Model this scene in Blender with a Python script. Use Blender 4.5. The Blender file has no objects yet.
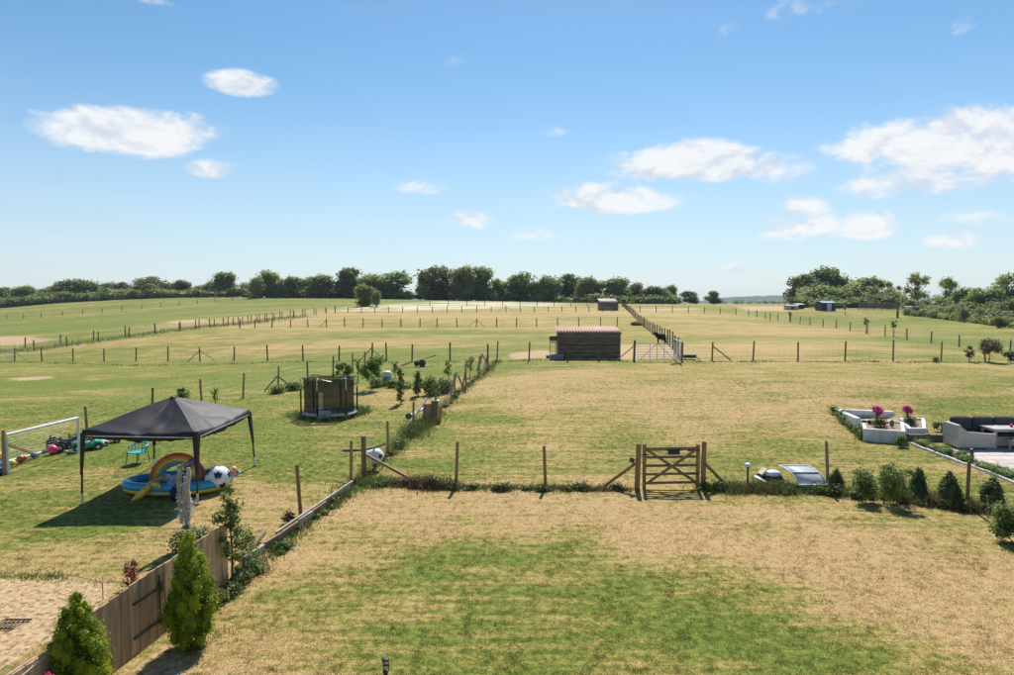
import bpy, bmesh, math, random
import numpy as np
from mathutils import Vector, Matrix
R = math.radians
random.seed(7)
rng = np.random.default_rng(11)
scene = bpy.context.scene
col = scene.collection

# ---------------------------------------------------------------- camera
F = 676.0; CX = 507.0; CY = 337.5; HOR = 303.0; CAMH = 5.2
PITCH = math.atan((CY - HOR) / F)
cam_d = bpy.data.cameras.new('camera'); cam = bpy.data.objects.new('camera', cam_d); col.objects.link(cam)
cam_d.sensor_width = 36; cam_d.lens = 36 * F / 1014.0; cam_d.clip_end = 20000; cam_d.clip_start = .1
cam.location = (0, 0, CAMH); cam.rotation_euler = (math.pi / 2 - PITCH, 0, 0)
scene.camera = cam

# ---------------------------------------------------------------- light
SUN_EL = 52.0; SUN_AZ = 9.0          # azimuth measured clockwise from +Y
sd = bpy.data.lights.new('sun', 'SUN'); sun = bpy.data.objects.new('sun', sd); col.objects.link(sun)
sd.energy = 4.75; sd.angle = R(.53); sd.color = (1, .95, .87)
dirv = Vector((math.sin(R(SUN_AZ)) * math.cos(R(SUN_EL)), math.cos(R(SUN_AZ)) * math.cos(R(SUN_EL)), math.sin(R(SUN_EL))))
sun.rotation_euler = dirv.to_track_quat('Z', 'Y').to_euler()
sun.location = (0, 0, 60)
scene.view_settings.view_transform = 'Standard'; scene.view_settings.look = 'None'
scene.view_settings.exposure = 0.56; scene.view_settings.gamma = 1.0; scene.view_settings.use_curve_mapping = False
scene.cycles.max_bounces = 5; scene.cycles.diffuse_bounces = 3; scene.cycles.transparent_max_bounces = 10; scene.cycles.volume_bounces = 0

class NT:
    """small node-tree helper"""
    def __init__(s, tree): s.t = tree; s.n = tree.nodes; s.l = tree.links
    def node(s, typ, **kw):
        nd = s.n.new(typ)
        for k, v in kw.items():
            if k == 'inp':
                for a, b in v.items():
                    if isinstance(b, bpy.types.NodeSocket): s.l.new(b, nd.inputs[a])
                    else: nd.inputs[a].default_value = b
            else: setattr(nd, k, v)
        return nd
    def math(s, op, a, b=None, c=None, clamp=False):
        nd = s.n.new('ShaderNodeMath'); nd.operation = op; nd.use_clamp = clamp
        for i, v in enumerate((a, b, c)):
            if v is None: continue
            if isinstance(v, bpy.types.NodeSocket): s.l.new(v, nd.inputs[i])
            else: nd.inputs[i].default_value = v
        return nd.outputs[0]
    def mix(s, f, a, b):
        nd = s.n.new('ShaderNodeMix'); nd.data_type = 'RGBA'
        for i, v in ((0, f), (6, a), (7, b)):
            if isinstance(v, bpy.types.NodeSocket): s.l.new(v, nd.inputs[i])
            else: nd.inputs[i].default_value = v if i == 0 else (*v[:3], 1)
        return nd.outputs[2]
    def ramp(s, f, a, b, clamp=True):      # map range a..b -> 0..1 smooth
        nd = s.n.new('ShaderNodeMapRange'); nd.interpolation_type = 'SMOOTHSTEP'
        s.l.new(f, nd.inputs[0]); nd.inputs[1].default_value = a; nd.inputs[2].default_value = b
        return nd.outputs[0]
    def noise(s, vec, scale, detail=3, rough=.55, dist=0.0):
        nd = s.n.new('ShaderNodeTexNoise'); nd.inputs['Scale'].default_value = scale
        nd.inputs['Detail'].default_value = detail; nd.inputs['Roughness'].default_value = rough; nd.inputs['Distortion'].default_value = dist
        if vec is not None: s.l.new(vec, nd.inputs['Vector'])
        return nd.outputs[0]
    def mapping(s, vec, scale=(1, 1, 1), loc=(0, 0, 0)):
        nd = s.n.new('ShaderNodeMapping'); nd.inputs['Scale'].default_value = scale; nd.inputs['Location'].default_value = loc
        s.l.new(vec, nd.inputs['Vector']); return nd.outputs[0]

# ---------------------------------------------------------------- sky with fair weather clouds
world = bpy.data.worlds.new('World'); scene.world = world; world.use_nodes = True
w = NT(world.node_tree); w.n.clear()
sky = w.node('ShaderNodeTexSky', sky_type='NISHITA', sun_disc=False)
sky.sun_elevation = R(SUN_EL); sky.sun_rotation = R(SUN_AZ); sky.altitude = 50
sky.air_density = 1.0; sky.dust_density = 0.2; sky.ozone_density = 2.6
tc = w.node('ShaderNodeTexCoord').outputs['Generated']
sx = w.node('ShaderNodeSeparateXYZ', inp={0: tc})
az = w.math('ARCTAN2', sx.outputs[0], sx.outputs[1])
az = w.math('WRAP', az, math.pi / 4, -math.pi / 4)
el = w.math('ARCSINE', sx.outputs[2])
sc_v = w.mapping(tc, (1, 1, 1.9))
n1 = w.noise(sc_v, 10, 8, .60, .3)
n2 = w.noise(sc_v, 38, 6, .62)
n1u = w.noise(w.mapping(tc, (1, 1, 1.9), (0, 0, .022)), 10, 8, .60, .3)
nz = w.math('ADD', w.math('MULTIPLY', n1, 1.0), w.math('MULTIPLY', n2, .45))   # about .72 mean
CLOUDS = [  # px, py, half width, half height, thickness
    (92, 134, 52, 20, .95), (138, 138, 60, 21, 1.0), (190, 133, 46, 15, .85), (218, 172, 26, 10, .8), (248, 90, 32, 12, .75), (120, 150, 70, 12, .5),
    (678, 168, 72, 20, 1.0), (735, 172, 62, 13, .75), (790, 176, 40, 15, .45), (605, 203, 58, 17, .9), (640, 200, 40, 14, .7),
    (890, 148, 62, 22, .9), (950, 145, 76, 27, 1.0), (1010, 158, 60, 24, 1.0), (880, 187, 46, 17, .75), (955, 184, 80, 14, .6), (910,172,70,16,.6),
    (800, 210, 24, 13, .85), (795, 230, 48, 14, .8), (865, 228, 26, 15, .9), (970, 218, 34, 12, .45), (948, 244, 24, 12, .7), (1005, 222, 26, 10, .4),
    (467, 222, 34, 10, .7), (422, 189, 24, 10, .45), (548, 135, 22, 9, .35), (530, 237, 22, 8, .45), (733, 270, 16, 7, .5), (755, 222, 25, 9, .35),
    (790, 18, 34, 13, .35), (955, 32, 18, 12, .4), (725, 36, 26, 9, .3), (160, 6, 30, 9, .4), (900, 40, 24, 8, .25), (500, 238, 20, 7, .3), (450, 65, 22, 8, .15), (60, 238, 14, 6, .3)]
acc = None
for (px, py, hw, hh, st) in CLOUDS:
    u0 = math.atan((px - CX) / F); dy = math.hypot(F, px - CX); v0 = math.atan((HOR - py) / dy)
    ru = hw / F * math.cos(u0) ** 2 * 1.5; rv = hh / dy * 1.5
    a = w.math('MULTIPLY', w.math('SUBTRACT', az, u0), 1 / ru)
    b = w.math('MULTIPLY', w.math('SUBTRACT', el, v0), 1 / rv)
    # flatter undersides: the lower half falls off faster
    b = w.math('MAXIMUM', b, w.math('MULTIPLY', b, -1.5))
    d = w.math('ADD', w.math('MULTIPLY', a, a), w.math('MULTIPLY', b, b))
    m = w.math('MULTIPLY', w.math('SUBTRACT', 1.0, w.math('MINIMUM', d, 1.0)), st)
    acc = m if acc is None else w.math('SMOOTH_MAX', acc, m, .12)
# density = mask eaten away by noise
dens = w.math('ADD', w.math('MULTIPLY', acc, 1.25), w.math('MULTIPLY', w.math('SUBTRACT', nz, .74), 2.3))
gate = w.ramp(acc, .03, .4)
cl = w.math('MULTIPLY', w.math('MULTIPLY', w.ramp(dens, .20, 1.0), gate), .93)
shade = w.noise(w.mapping(tc, (1, 1, 2.2), (.3, .1, .012)), 13, 5, .55)
lit = w.math('ADD', w.math('MULTIPLY', w.math('SUBTRACT', n1, n1u), 5.5), w.math('ADD', w.math('MULTIPLY', w.math('SUBTRACT', shade, .5), 1.5), .62))
ccol = w.mix(w.ramp(lit, .0, 1.0), (4.75, 5.15, 5.8), (6.5, 6.55, 6.6))
haze_band = w.math('MULTIPLY', w.ramp(el, .34, -.06), .74)
hs = w.node('ShaderNodeHueSaturation', inp={'Color': sky.outputs[0], 'Saturation': 1.15, 'Value': .87})
tn = w.node('ShaderNodeMix', data_type='RGBA', blend_type='MULTIPLY'); tn.inputs[0].default_value = 1; w.l.new(hs.outputs[0], tn.inputs[6]); tn.inputs[7].default_value = (.93, 1.03, .97, 1); tint = tn.outputs[2]
skyc = w.mix(haze_band, tint, (4.35, 4.72, 5.65))
skyc = w.mix(cl, skyc, ccol)
bg = w.node('ShaderNodeBackground', inp={'Color': skyc, 'Strength': .1})
wo = w.node('ShaderNodeOutputWorld', inp={0: bg.outputs[0]})

# ---------------------------------------------------------------- terrain
def ray(px, py):
    u = (px - CX) / F; v = -(py - CY) / F
    return np.array([u, math.cos(PITCH) + v * math.sin(PITCH), -math.sin(PITCH) + v * math.cos(PITCH)])
def PD(px, py, D):
    d = ray(px, py); return np.array([0, 0, CAMH]) + d * (D / d[1])
CTRL = [(507,675,9.45),(100,675,9.45),(900,675,9.45),(228,583,12.5),(507,560,13.7),(800,560,13.7),(1014,560,13.9),
 (82,505,17.4),(197,505,17.4),(155,467,20.4),(255,466,20.4),(507,487,18.8),(365,478,19.8),(700,490,18.8),(828,490,19),(967,508,17.6),(1014,520,16.8),
 (0,475,20.5),(88,440,25.5),(202,407,32.5),(278,391,37.5),(435,414,30),(507,420,27.5),(650,420,27.5),(800,410,29),
 (488,366,44),(550,361,44),(634,361,44),(712,361,44),(845,361,44),(941,361,44.5),(1014,362,45),
 (430,361,49),(300,361,54),(165,361,62),(20,360,66),
 (500,327,98),(612,326,98),(370,327,98),(260,328,98),(225,328,96),(133,338,85),(50,350,80),(0,352,80),
 (0,320,190),(100,312,200),(259,299,222),(180,305.6,210),(340,313,140),(450,312,140),(550,312,140),(612,311,150),(700,313,140),(622,305,190),
 (0,308,262),(60,303,260),(170,298,242),(250,297.2,240),(400,299.5,228),(507,301.5,215),(600,303.5,205),(700,304.5,200),
 (789,321,130),(836,328,106),(885,336,86),(931,343,75),(959,346.6,70),(1014,352,64),
 (835,310,165),(905,314,150),(1000,326,112),(760,306,200),(880,305.5,200),(1014,312,190),
 (865,440,25),(910,442,24.6),(1014,482,19.6),(975,450,23.6),(838,413,28.6),(1014,420,29)]
CTRL += [(-350,py,D*1.0) for (px,py,D) in [(0,675,9.45),(0,560,13.8),(0,475,20.5),(0,430,28),(0,362,66),(0,352,80),(0,320,190),(0,309,262)]]
CTRL += [(1364,py,D) for (px,py,D) in [(0,675,9.45),(0,560,13.9),(0,490,19),(0,430,27),(0,365,46),(0,352,66),(0,326,112),(0,313,190)]]
for px in (-350, 0, 250, 507, 760, 1014, 1364):
    CTRL.append((px, 306.5, 340)); CTRL.append((px, 304.9, 600))
pts = np.array([PD(*c) for c in CTRL])
extra = np.array([(-20, 2, 0), (0, 2, 0), (20, 2, 0), (-15, -18, 0), (0, -18, 0), (15, -18, 0), (-300, 2600, 3.4), (300, 2600, 3.4), (-3000, 2600, 3.4), (3000, 2600, 3.4), (0, 9000, 3.4), (-9000, 9000, 3.4), (9000, 9000, 3.4)], float)
pts = np.vstack([pts, extra])
def _uw(x, y):
    yy = np.maximum(np.asarray(y, float), -22) + 25
    return np.stack([np.asarray(x, float) / yy, np.log(yy) * .8], -1)
def _k(r2): return np.where(r2 > 1e-12, r2 * np.log(np.maximum(r2, 1e-12)) * .5, 0)
_A = _uw(pts[:, 0], pts[:, 1]); _n = len(_A)
_K = _k(((_A[:, None] - _A[None]) ** 2).sum(-1)) + np.eye(_n) * 2e-4
_P = np.hstack([np.ones((_n, 1)), _A])
_M = np.block([[_K, _P], [_P.T, np.zeros((3, 3))]])
_W = np.linalg.solve(_M, np.concatenate([pts[:, 2], np.zeros(3)]))
def ground(x, y):
    q = _uw(x, y); sh = q.shape[:-1]; q = q.reshape(-1, 2); out = np.empty(len(q))
    for i in range(0, len(q), 20000):
        b = q[i:i + 20000]
        out[i:i + 20000] = _k(((b[:, None] - _A[None]) ** 2).sum(-1)) @ _W[:_n] + _W[_n] + b @ _W[_n + 1:]
    # the hollow cut for the seating area of the patio
    xx = np.asarray(x, float).reshape(-1); yy = np.asarray(y, float).reshape(-1)
    e = np.minimum.reduce([xx - 14.15 - (28.2 - yy) * .25, 16.4 - xx, yy - 26.75, 28.5 - yy])
    out -= .42 * np.clip(e / .30, 0, 1)
    return out.reshape(sh)
def gz(x, y): return float(ground(np.array([x]), np.array([y]))[0])
def P(px, py, dmax=700):
    """the place on the ground seen at a pixel of the photograph"""
    d = ray(px, py); d = d / d[1]
    ts = np.exp(np.linspace(math.log(6), math.log(dmax), 900))
    h = CAMH + d[2] * ts - ground(d[0] * ts, ts)
    i = np.argmax(h < 0)
    if h[i] >= 0: i = int(np.argmin(h))
    else:
        a = h[i - 1] / (h[i - 1] - h[i]); t = ts[i - 1] + a * (ts[i] - ts[i - 1])
        return Vector((d[0] * t, t, gz(d[0] * t, t)))
    return Vector((d[0] * ts[i], ts[i], gz(d[0] * ts[i], ts[i])))
def G(x, y, dz=0): return Vector((x, y, gz(x, y) + dz))
def AT(px, D, dz=0):
    x = (px - CX) / F * D; return G(x, D, dz)

# ---------------------------------------------------------------- mesh helpers
def link(o, parent=None):
    col.objects.link(o)
    if parent is not None: o.parent = parent
    return o
class MB:
    def __init__(s): s.v = []; s.f = []
    def add(s, vs, fs):
        n = len(s.v); s.v += [tuple(v) for v in vs]; s.f += [tuple(i + n for i in f) for f in fs]; return s
    def box(s, c, size, rz=0, rx=0, ry=0, taper=1.0):
        x, y, z = (q / 2 for q in size)
        vs = [Vector((sx * x * (taper if sz > 0 else 1), sy * y * (taper if sz > 0 else 1), sz * z)) for sz in (-1, 1) for sy in (-1, 1) for sx in (-1, 1)]
        M = Matrix.Translation(c) @ Matrix.Rotation(rz, 4, 'Z') @ Matrix.Rotation(ry, 4, 'Y') @ Matrix.Rotation(rx, 4, 'X')
        return s.add([M @ v for v in vs], [(0,2,3,1),(4,5,7,6),(0,1,5,4),(2,6,7,3),(0,4,6,2),(1,3,7,5)])
    def bar(s, a, b, wd, th=None, up=(0, 0, 1)):
        """rectangular bar from a to b"""
        th = wd if th is None else th
        a = Vector(a); b = Vector(b); d = (b - a); L = d.length; d.normalize()
        upv = Vector(up)
        if abs(d.dot(upv)) > .97: upv = Vector((0, 1, 0))
        r = d.cross(upv).normalized(); u = r.cross(d).normalized()
        vs = [a + d * (L * t) + r * (i * wd / 2) + u * (j * th / 2) for t in (0, 1) for (i, j) in ((-1,-1),(1,-1),(1,1),(-1,1))]
        return s.add(vs, [(0,3,2,1),(4,5,6,7),(0,1,5,4),(1,2,6,5),(2,3,7,6),(3,0,4,7)])
    def tube(s, path, rad, seg=8, caps=True, closed=False):
        path = [Vector(p) for p in path]; n = len(path)
        rad = rad if isinstance(rad, (list, tuple)) else [rad] * n
        vs = []; prev = None
        for i, p in enumerate(path):
            if closed: t = path[(i + 1) % n] - path[i - 1]
            else: t = path[min(i + 1, n - 1)] - path[max(i - 1, 0)]
            t = t.normalized() if t.length > 0 else Vector((0, 0, 1))
            if prev is None:
                r = t.cross(Vector((0, 0, 1)));
                if r.length < .1: r = t.cross(Vector((0, 1, 0)))
            else: r = prev - t * prev.dot(t)
            r.normalize(); prev = r; u = t.cross(r)
            vs += [p + (r * math.cos(2 * math.pi * k / seg) + u * math.sin(2 * math.pi * k / seg)) * rad[i] for k in range(seg)]
        fs = []
        for i in range(n if closed else n - 1):
            j = (i + 1) % n
            for k in range(seg):
                k2 = (k + 1) % seg; fs.append((i*seg+k, i*seg+k2, j*seg+k2, j*seg+k))
        if caps and not closed: fs.append(tuple(range(seg))[::-1]); fs.append(tuple((n-1)*seg + k for k in range(seg)))
        return s.add(vs, fs)
    def lathe(s, c, prof, seg=16, cap=True):
        c = Vector(c); vs = [c + Vector((r * math.cos(2*math.pi*k/seg), r * math.sin(2*math.pi*k/seg), z)) for (r, z) in prof for k in range(seg)]
        fs = [(i*seg+k, i*seg+(k+1)%seg, (i+1)*seg+(k+1)%seg, (i+1)*seg+k) for i in range(len(prof)-1) for k in range(seg)]
        if cap: fs.append(tuple(range(seg))[::-1]); fs.append(tuple((len(prof)-1)*seg+k for k in range(seg)))
        return s.add(vs, fs)
    def ball(s, c, r, seg=14, rings=8, sq=(1, 1, 1)):
        c = Vector(c); vs = [c + Vector((0, 0, -r*sq[2]))]
        for i in range(1, rings):
            t = math.pi * i / rings
            vs += [c + Vector((r*sq[0]*math.sin(t)*math.cos(2*math.pi*k/seg), r*sq[1]*math.sin(t)*math.sin(2*math.pi*k/seg), -r*sq[2]*math.cos(t))) for k in range(seg)]
        vs.append(c + Vector((0, 0, r*sq[2]))); top = len(vs) - 1; fs = []
        for k in range(seg):
            k2 = (k+1) % seg; fs.append((0, 1+k2, 1+k)); fs.append((top, 1+(rings-2)*seg+k, 1+(rings-2)*seg+k2))
            for i in range(rings-2): fs.append((1+i*seg+k, 1+i*seg+k2, 1+(i+1)*seg+k2, 1+(i+1)*seg+k))
        return s.add(vs, fs)
    def prism(s, poly, z0, z1):
        n = len(poly); vs = [(x, y, z0) for x, y in poly] + [(x, y, z1) for x, y in poly]
        return s.add(vs, [tuple(range(n))[::-1], tuple(range(n, 2*n))] + [(i, (i+1)%n, n+(i+1)%n, n+i) for i in range(n)])
    def mesh(s, name, m, smooth=False, bevel=0):
        me = bpy.data.meshes.new(name); me.from_pydata(s.v, [], s.f); me.update()
        bm = bmesh.new(); bm.from_mesh(me)
        if bevel: bmesh.ops.bevel(bm, geom=[e for e in bm.edges], offset=bevel, segments=1, affect='EDGES', clamp_overlap=True)
        bmesh.ops.recalc_face_normals(bm, faces=bm.faces); bm.to_mesh(me); bm.free()
        if m is not None: me.materials.append(m)
        if smooth: me.shade_smooth()
        return me
    def build(s, name, m, parent=None, smooth=False, bevel=0, loc=None, **kw):
        o = bpy.data.objects.new(name, s.mesh(name, m, smooth, bevel)); link(o, parent)
        if loc is not None: o.location = loc
        tag(o, **kw); return o
def tag(o, label=None, cat=None, group=None, kind=None):
    if label: o['label'] = label
    if cat: o['category'] = cat
    if group: o['group'] = group
    if kind: o['kind'] = kind
    return o
def thing(name, label, cat, loc=(0, 0, 0), rz=0, group=None):
    o = bpy.data.objects.new(name, None); o.empty_display_size = .3; link(o)
    o.location = loc; o.rotation_euler = (0, 0, rz); return tag(o, label, cat, group)
def inst(name, me, parent=None, loc=(0, 0, 0), rot=(0, 0, 0), scale=(1, 1, 1), **kw):
    o = bpy.data.objects.new(name, me); link(o, parent); o.location = loc; o.rotation_euler = rot; o.scale = scale; return tag(o, **kw)
def dup(root, loc, rz=0, label=None, scale=None):
    r = root.copy(); col.objects.link(r); r.location = loc; r.rotation_euler = (0, 0, rz)
    if label: r['label'] = label
    if scale: r.scale = scale
    for ch in list(root.children):
        c = ch.copy(); col.objects.link(c); c.parent = r
        for g in ch.children: d = g.copy(); col.objects.link(d); d.parent = c
    return r
def npmesh(name, verts, faces_n, mat_, attrs=None, smooth=False):
    """verts (N,3) array, every face owns faces_n consecutive vertices"""
    nv = len(verts); nf = nv // faces_n
    me = bpy.data.meshes.new(name); me.vertices.add(nv); me.vertices.foreach_set('co', np.ascontiguousarray(verts, np.float32).ravel())
    me.loops.add(nv); me.loops.foreach_set('vertex_index', np.arange(nv, dtype=np.int32))
    me.polygons.add(nf); me.polygons.foreach_set('loop_start', np.arange(0, nv, faces_n, dtype=np.int32))
    try: me.polygons.foreach_set('loop_total', np.full(nf, faces_n, np.int32))
    except Exception: pass
    for k, a in (attrs or {}).items():
        at = me.attributes.new(k, 'FLOAT', 'POINT'); at.data.foreach_set('value', np.ascontiguousarray(a, np.float32))
    me.materials.append(mat_); me.update(calc_edges=True); me.validate()
    if smooth: me.shade_smooth()
    return me

# ---------------------------------------------------------------- materials
def new_mat(name):
    m = bpy.data.materials.new(name); m.use_nodes = True; t = NT(m.node_tree); t.n.clear(); return m, t
def mat(name, c, c2=None, rough=.7, scale=6, spec=.3, bump=0, metal=0, stretch=(1, 1, 1), rnd=.0, lo=.35, hi=.65, bscale=None, alpha=None, detail=4):
    m, t = new_mat(name); c2 = c2 or tuple(q * .75 for q in c)
    g = t.node('ShaderNodeTexCoord').outputs['Object']; g = t.mapping(g, stretch)
    n = t.noise(g, scale, detail, .6); cc = t.mix(t.ramp(n, lo, hi), c, c2)
    if rnd:
        oi = t.node('ShaderNodeObjectInfo').outputs['Random']
        hv = t.node('ShaderNodeHueSaturation', inp={'Color': cc, 'Value': t.math('ADD', t.math('MULTIPLY', oi, rnd * 2), 1 - rnd)}); cc = hv.outputs[0]
    b = t.node('ShaderNodeBsdfPrincipled', inp={'Base Color': cc, 'Roughness': rough, 'Metallic': metal, 'Specular IOR Level': spec})
    if bump:
        bn = t.node('ShaderNodeBump', inp={'Height': t.noise(g, bscale or scale * 3, 4, .6), 'Strength': bump, 'Distance': .02}); t.l.new(bn.outputs[0], b.inputs['Normal'])
    out = b.outputs[0]
    if alpha is not None: b.inputs['Alpha'].default_value = alpha
    t.node('ShaderNodeOutputMaterial', inp={0: out}); return m
def leaf_mat(name, c, c2, c3=None, trans=.35, nscale=.9, wscale=None, rnd=.12, fine=7):
    """leaves: light and dark clumps by position, some light passing through"""
    m, t = new_mat(name); c3 = c3 or c2
    ge = t.node('ShaderNodeNewGeometry')
    n = t.noise(ge.outputs['Position'], nscale, 3, .6); n2 = t.noise(ge.outputs['Position'], fine, 2, .6)
    cc = t.mix(t.ramp(n, .36, .64), c, c2); cc = t.mix(t.ramp(n2, .5, .72), cc, c3)
    oi = t.node('ShaderNodeObjectInfo').outputs['Random']
    hv = t.node('ShaderNodeHueSaturation', inp={'Color': cc, 'Hue': t.math('ADD', t.math('MULTIPLY', oi, .03), .485), 'Value': t.math('ADD', t.math('MULTIPLY', oi, rnd * 2), 1 - rnd)})
    cc = hv.outputs[0]
    b = t.node('ShaderNodeBsdfPrincipled', inp={'Base Color': cc, 'Roughness': .55, 'Specular IOR Level': .25})
    tr = t.node('ShaderNodeBsdfTranslucent', inp={'Color': cc})
    mx = t.node('ShaderNodeMixShader', inp={0: trans, 1: b.outputs[0], 2: tr.outputs[0]})
    t.node('ShaderNodeOutputMaterial', inp={0: mx.outputs[0]}); return m
M = {}
M['post'] = mat('treated_post_wood', (.33, .20, .10), (.22, .14, .075), rough=.85, scale=5, stretch=(4, 4, .5), rnd=.25, bump=.3)
M['post_grey'] = mat('weathered_post_wood', (.19, .15, .10), (.11, .09, .065), rough=.9, scale=5, stretch=(4, 4, .5), rnd=.3, bump=.3)
M['rail'] = mat('rail_wood', (.30, .20, .11), (.20, .135, .08), rough=.85, scale=5, stretch=(2, 2, 2), rnd=.2)
M['pale_wood'] = mat('bleached_wood', (.42, .38, .32), (.30, .26, .20), rough=.85, scale=4, rnd=.15)
M['plank'] = mat('fence_plank_wood', (.60, .40, .235), (.32, .205, .125), rough=.85, scale=2.2, stretch=(6, 6, .6), rnd=.35, bump=.6, bscale=9, lo=.3, hi=.72)
M['gate_wood'] = mat('gate_wood', (.27, .165, .085), (.18, .11, .06), rough=.8, scale=4, stretch=(2, 2, 2), rnd=.2, bump=.2)
M['shed_board'] = mat('tarred_board', (.19, .15, .115), (.085, .068, .055), rough=.9, scale=3, stretch=(.6, 4, 6), rnd=.32, bump=.4)
M['wire'] = mat('galvanised_wire', (.24, .23, .20), rough=.5, metal=.6, scale=3)
M['black_iron'] = mat('black_iron', (.012, .012, .013), (.02, .019, .018), rough=.45, spec=.4)
M['galv'] = mat('galvanised_steel', (.66, .65, .62), (.48, .47, .44), rough=.55, metal=.1, scale=7)
M['black_cloth'] = mat('black_canopy_cloth', (.014, .0135, .018), (.020, .019, .024), rough=.62, scale=2, bump=.3, bscale=5, spec=.36)
M['black_plastic'] = mat('black_plastic', (.014, .014, .015), rough=.35, spec=.5)
M['white_plastic'] = mat('white_plastic', (.75, .76, .78), (.62, .63, .66), rough=.4, spec=.5, scale=3)
M['white_paint'] = mat('white_render', (.66, .66, .67), (.44, .43, .41), rough=.8, scale=3.2, bump=.2, lo=.42, hi=.8, stretch=(1, 1, .5))
def plain(name, c, rough=.4, var=.12, **kw): return mat(name, c, tuple(q * (1 - var * 2) for q in c), rough=rough, spec=.5, scale=5, **kw)
# ---------------------------------------------------------------- what grows where (dryness of the grass)
DRY = [(300,600,.6),(560,560,.08),(450,570,.2),(620,590,.05),(700,620,.05),(850,650,.2),(935,662,.6),(400,640,.25),(300,645,.7),(250,640,.85),(230,600,.92),(280,555,.95),
 (400,505,.9),(500,505,.95),(620,510,.95),(700,540,.97),(800,560,1),(900,600,1),(985,640,.95),(560,532,.5),(450,537,.6),(350,560,.65),(640,535,.9),(780,600,.65),(660,560,.5),(560,650,.15),(480,600,.15),(700,665,.12),(800,660,.1),(600,672,.3),(360,600,.35),(770,630,.1),(870,610,.92),
 (40,450,.12),(150,460,.12),(100,520,.3),(250,440,.05),(285,470,.1),(300,440,.3),(230,520,.85),(60,550,.6),(150,560,.9),(220,470,.3),(20,520,.35),(300,490,.4),(330,450,.3),(340,412,.6),(380,400,.6),(300,384,.1),(270,500,.75),(200,545,.9),(60,480,.45),(20,490,.5),(260,400,.15),(230,425,.1),(400,440,.25),(415,470,.25),(380,425,.4),
 (100,380,.15),(30,385,.15),(200,390,.1),(300,350,.55),(300,372,.05),(450,370,.2),(200,345,.5),(400,340,.55),(150,352,.5),(450,325,.5),(400,318,.85),(100,320,.08),(30,330,.05),(200,305,.3),(60,340,.1),(300,322,.8),(240,340,.6),(500,318,.8),(560,318,.55),(250,300,.1),(340,300,.1),(120,303,.2),(400,366,.15),(200,368,.2),(60,366,.2),
 (500,395,.85),(560,385,.8),(620,420,.72),(520,450,.5),(700,450,.5),(600,465,.6),(700,390,.85),(800,372,.8),(900,385,.75),(980,378,.65),(760,430,.6),(850,450,.55),(930,480,.65),(540,430,.55),(620,445,.45),(700,415,.7),(450,450,.45),(870,400,.7),(950,410,.35),(820,395,.75),(660,375,.6),(770,470,.4),(560,405,.85),(480,420,.4),
 (570,335,.3),(520,340,.3),(530,318,.8),(620,340,.3),(630,328,.45),(700,330,.8),(800,345,.75),(760,309,.45),(900,320,.12),(980,340,.15),(900,353,.4),(850,320,.12),(960,358,.35),(740,350,.85),(700,315,.85),(780,330,.8),(980,315,.2)]
_dp = np.array([[*P(a, b)[:2]] for a, b, c in DRY]); _dv = np.array([c if (b > 480 and a > 240) else .93 * c for a, b, c in DRY]); _dq = _uw(_dp[:, 0], _dp[:, 1]) * np.array([1, 1.6])
def dryness(x, y):
    q = _uw(x, y) * np.array([1, 1.6]); sh = q.shape[:-1]; q = q.reshape(-1, 2); out = np.empty(len(q))
    for i in range(0, len(q), 20000):
        d2 = ((q[i:i+20000, None] - _dq[None]) ** 2).sum(-1) + 2e-5
        wt = d2 ** -1.7; out[i:i+20000] = (wt * _dv).sum(1) / wt.sum(1)
    return out.reshape(sh)
def blob(x, y, pxy, soft=1.0):
    """soft mask inside an area drawn on the ground: pxy = corners as places"""
    poly = np.array([[*P(a, b)[:2]] for a, b in pxy]); x = np.asarray(x); y = np.asarray(y)
    inside = np.zeros(x.shape, bool); dist = np.full(x.shape, 1e9); n = len(poly)
    for i in range(n):
        x1, y1 = poly[i]; x2, y2 = poly[(i + 1) % n]
        c = ((y1 > y) != (y2 > y)) & (x < (x2 - x1) * (y - y1) / (y2 - y1 + 1e-12) + x1); inside ^= c
        L = (x2-x1)**2 + (y2-y1)**2; t = np.clip(((x-x1)*(x2-x1) + (y-y1)*(y2-y1)) / L, 0, 1)
        dist = np.minimum(dist, np.hypot(x - x1 - t*(x2-x1), y - y1 - t*(y2-y1)))
    return np.clip(np.where(inside, dist, -dist) / soft + .5, 0, 1)
BARE = [([(-200,576),(60,577),(112,584),(100,612),(50,640),(0,670),(-200,800)], .35), ([(118,690),(140,665),(165,640),(178,650),(190,662),(185,700)], .35),
        ([(508,353),(548,350),(556,358),(512,359)], 1.5), ([(612,345),(678,345),(682,358),(617,359)], 1.5), ([(-60,337),(30,336),(58,340),(20,345),(-60,347)], 9),
        ([(10,378),(50,376),(52,379),(15,381)], 2.2), ([(165,321),(205,319),(208,322),(170,324)], 9), ([(632,309),(700,308),(700,310),(640,311)], 12), ([(735,306),(795,306),(800,311),(745,311)],12)]
PALE = [([(340,311.5),(352,307),(400,304),(440,301.5),(560,303),(560,306),(470,309),(400,311)], 9)]
def masks(x, y):
    bare = np.zeros(np.shape(x)); pale = np.zeros(np.shape(x))
    for p, s in BARE: bare = np.maximum(bare, blob(x, y, p, s))
    for p, s in PALE: pale = np.maximum(pale, blob(x, y, p, s))
    return bare, pale
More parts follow.
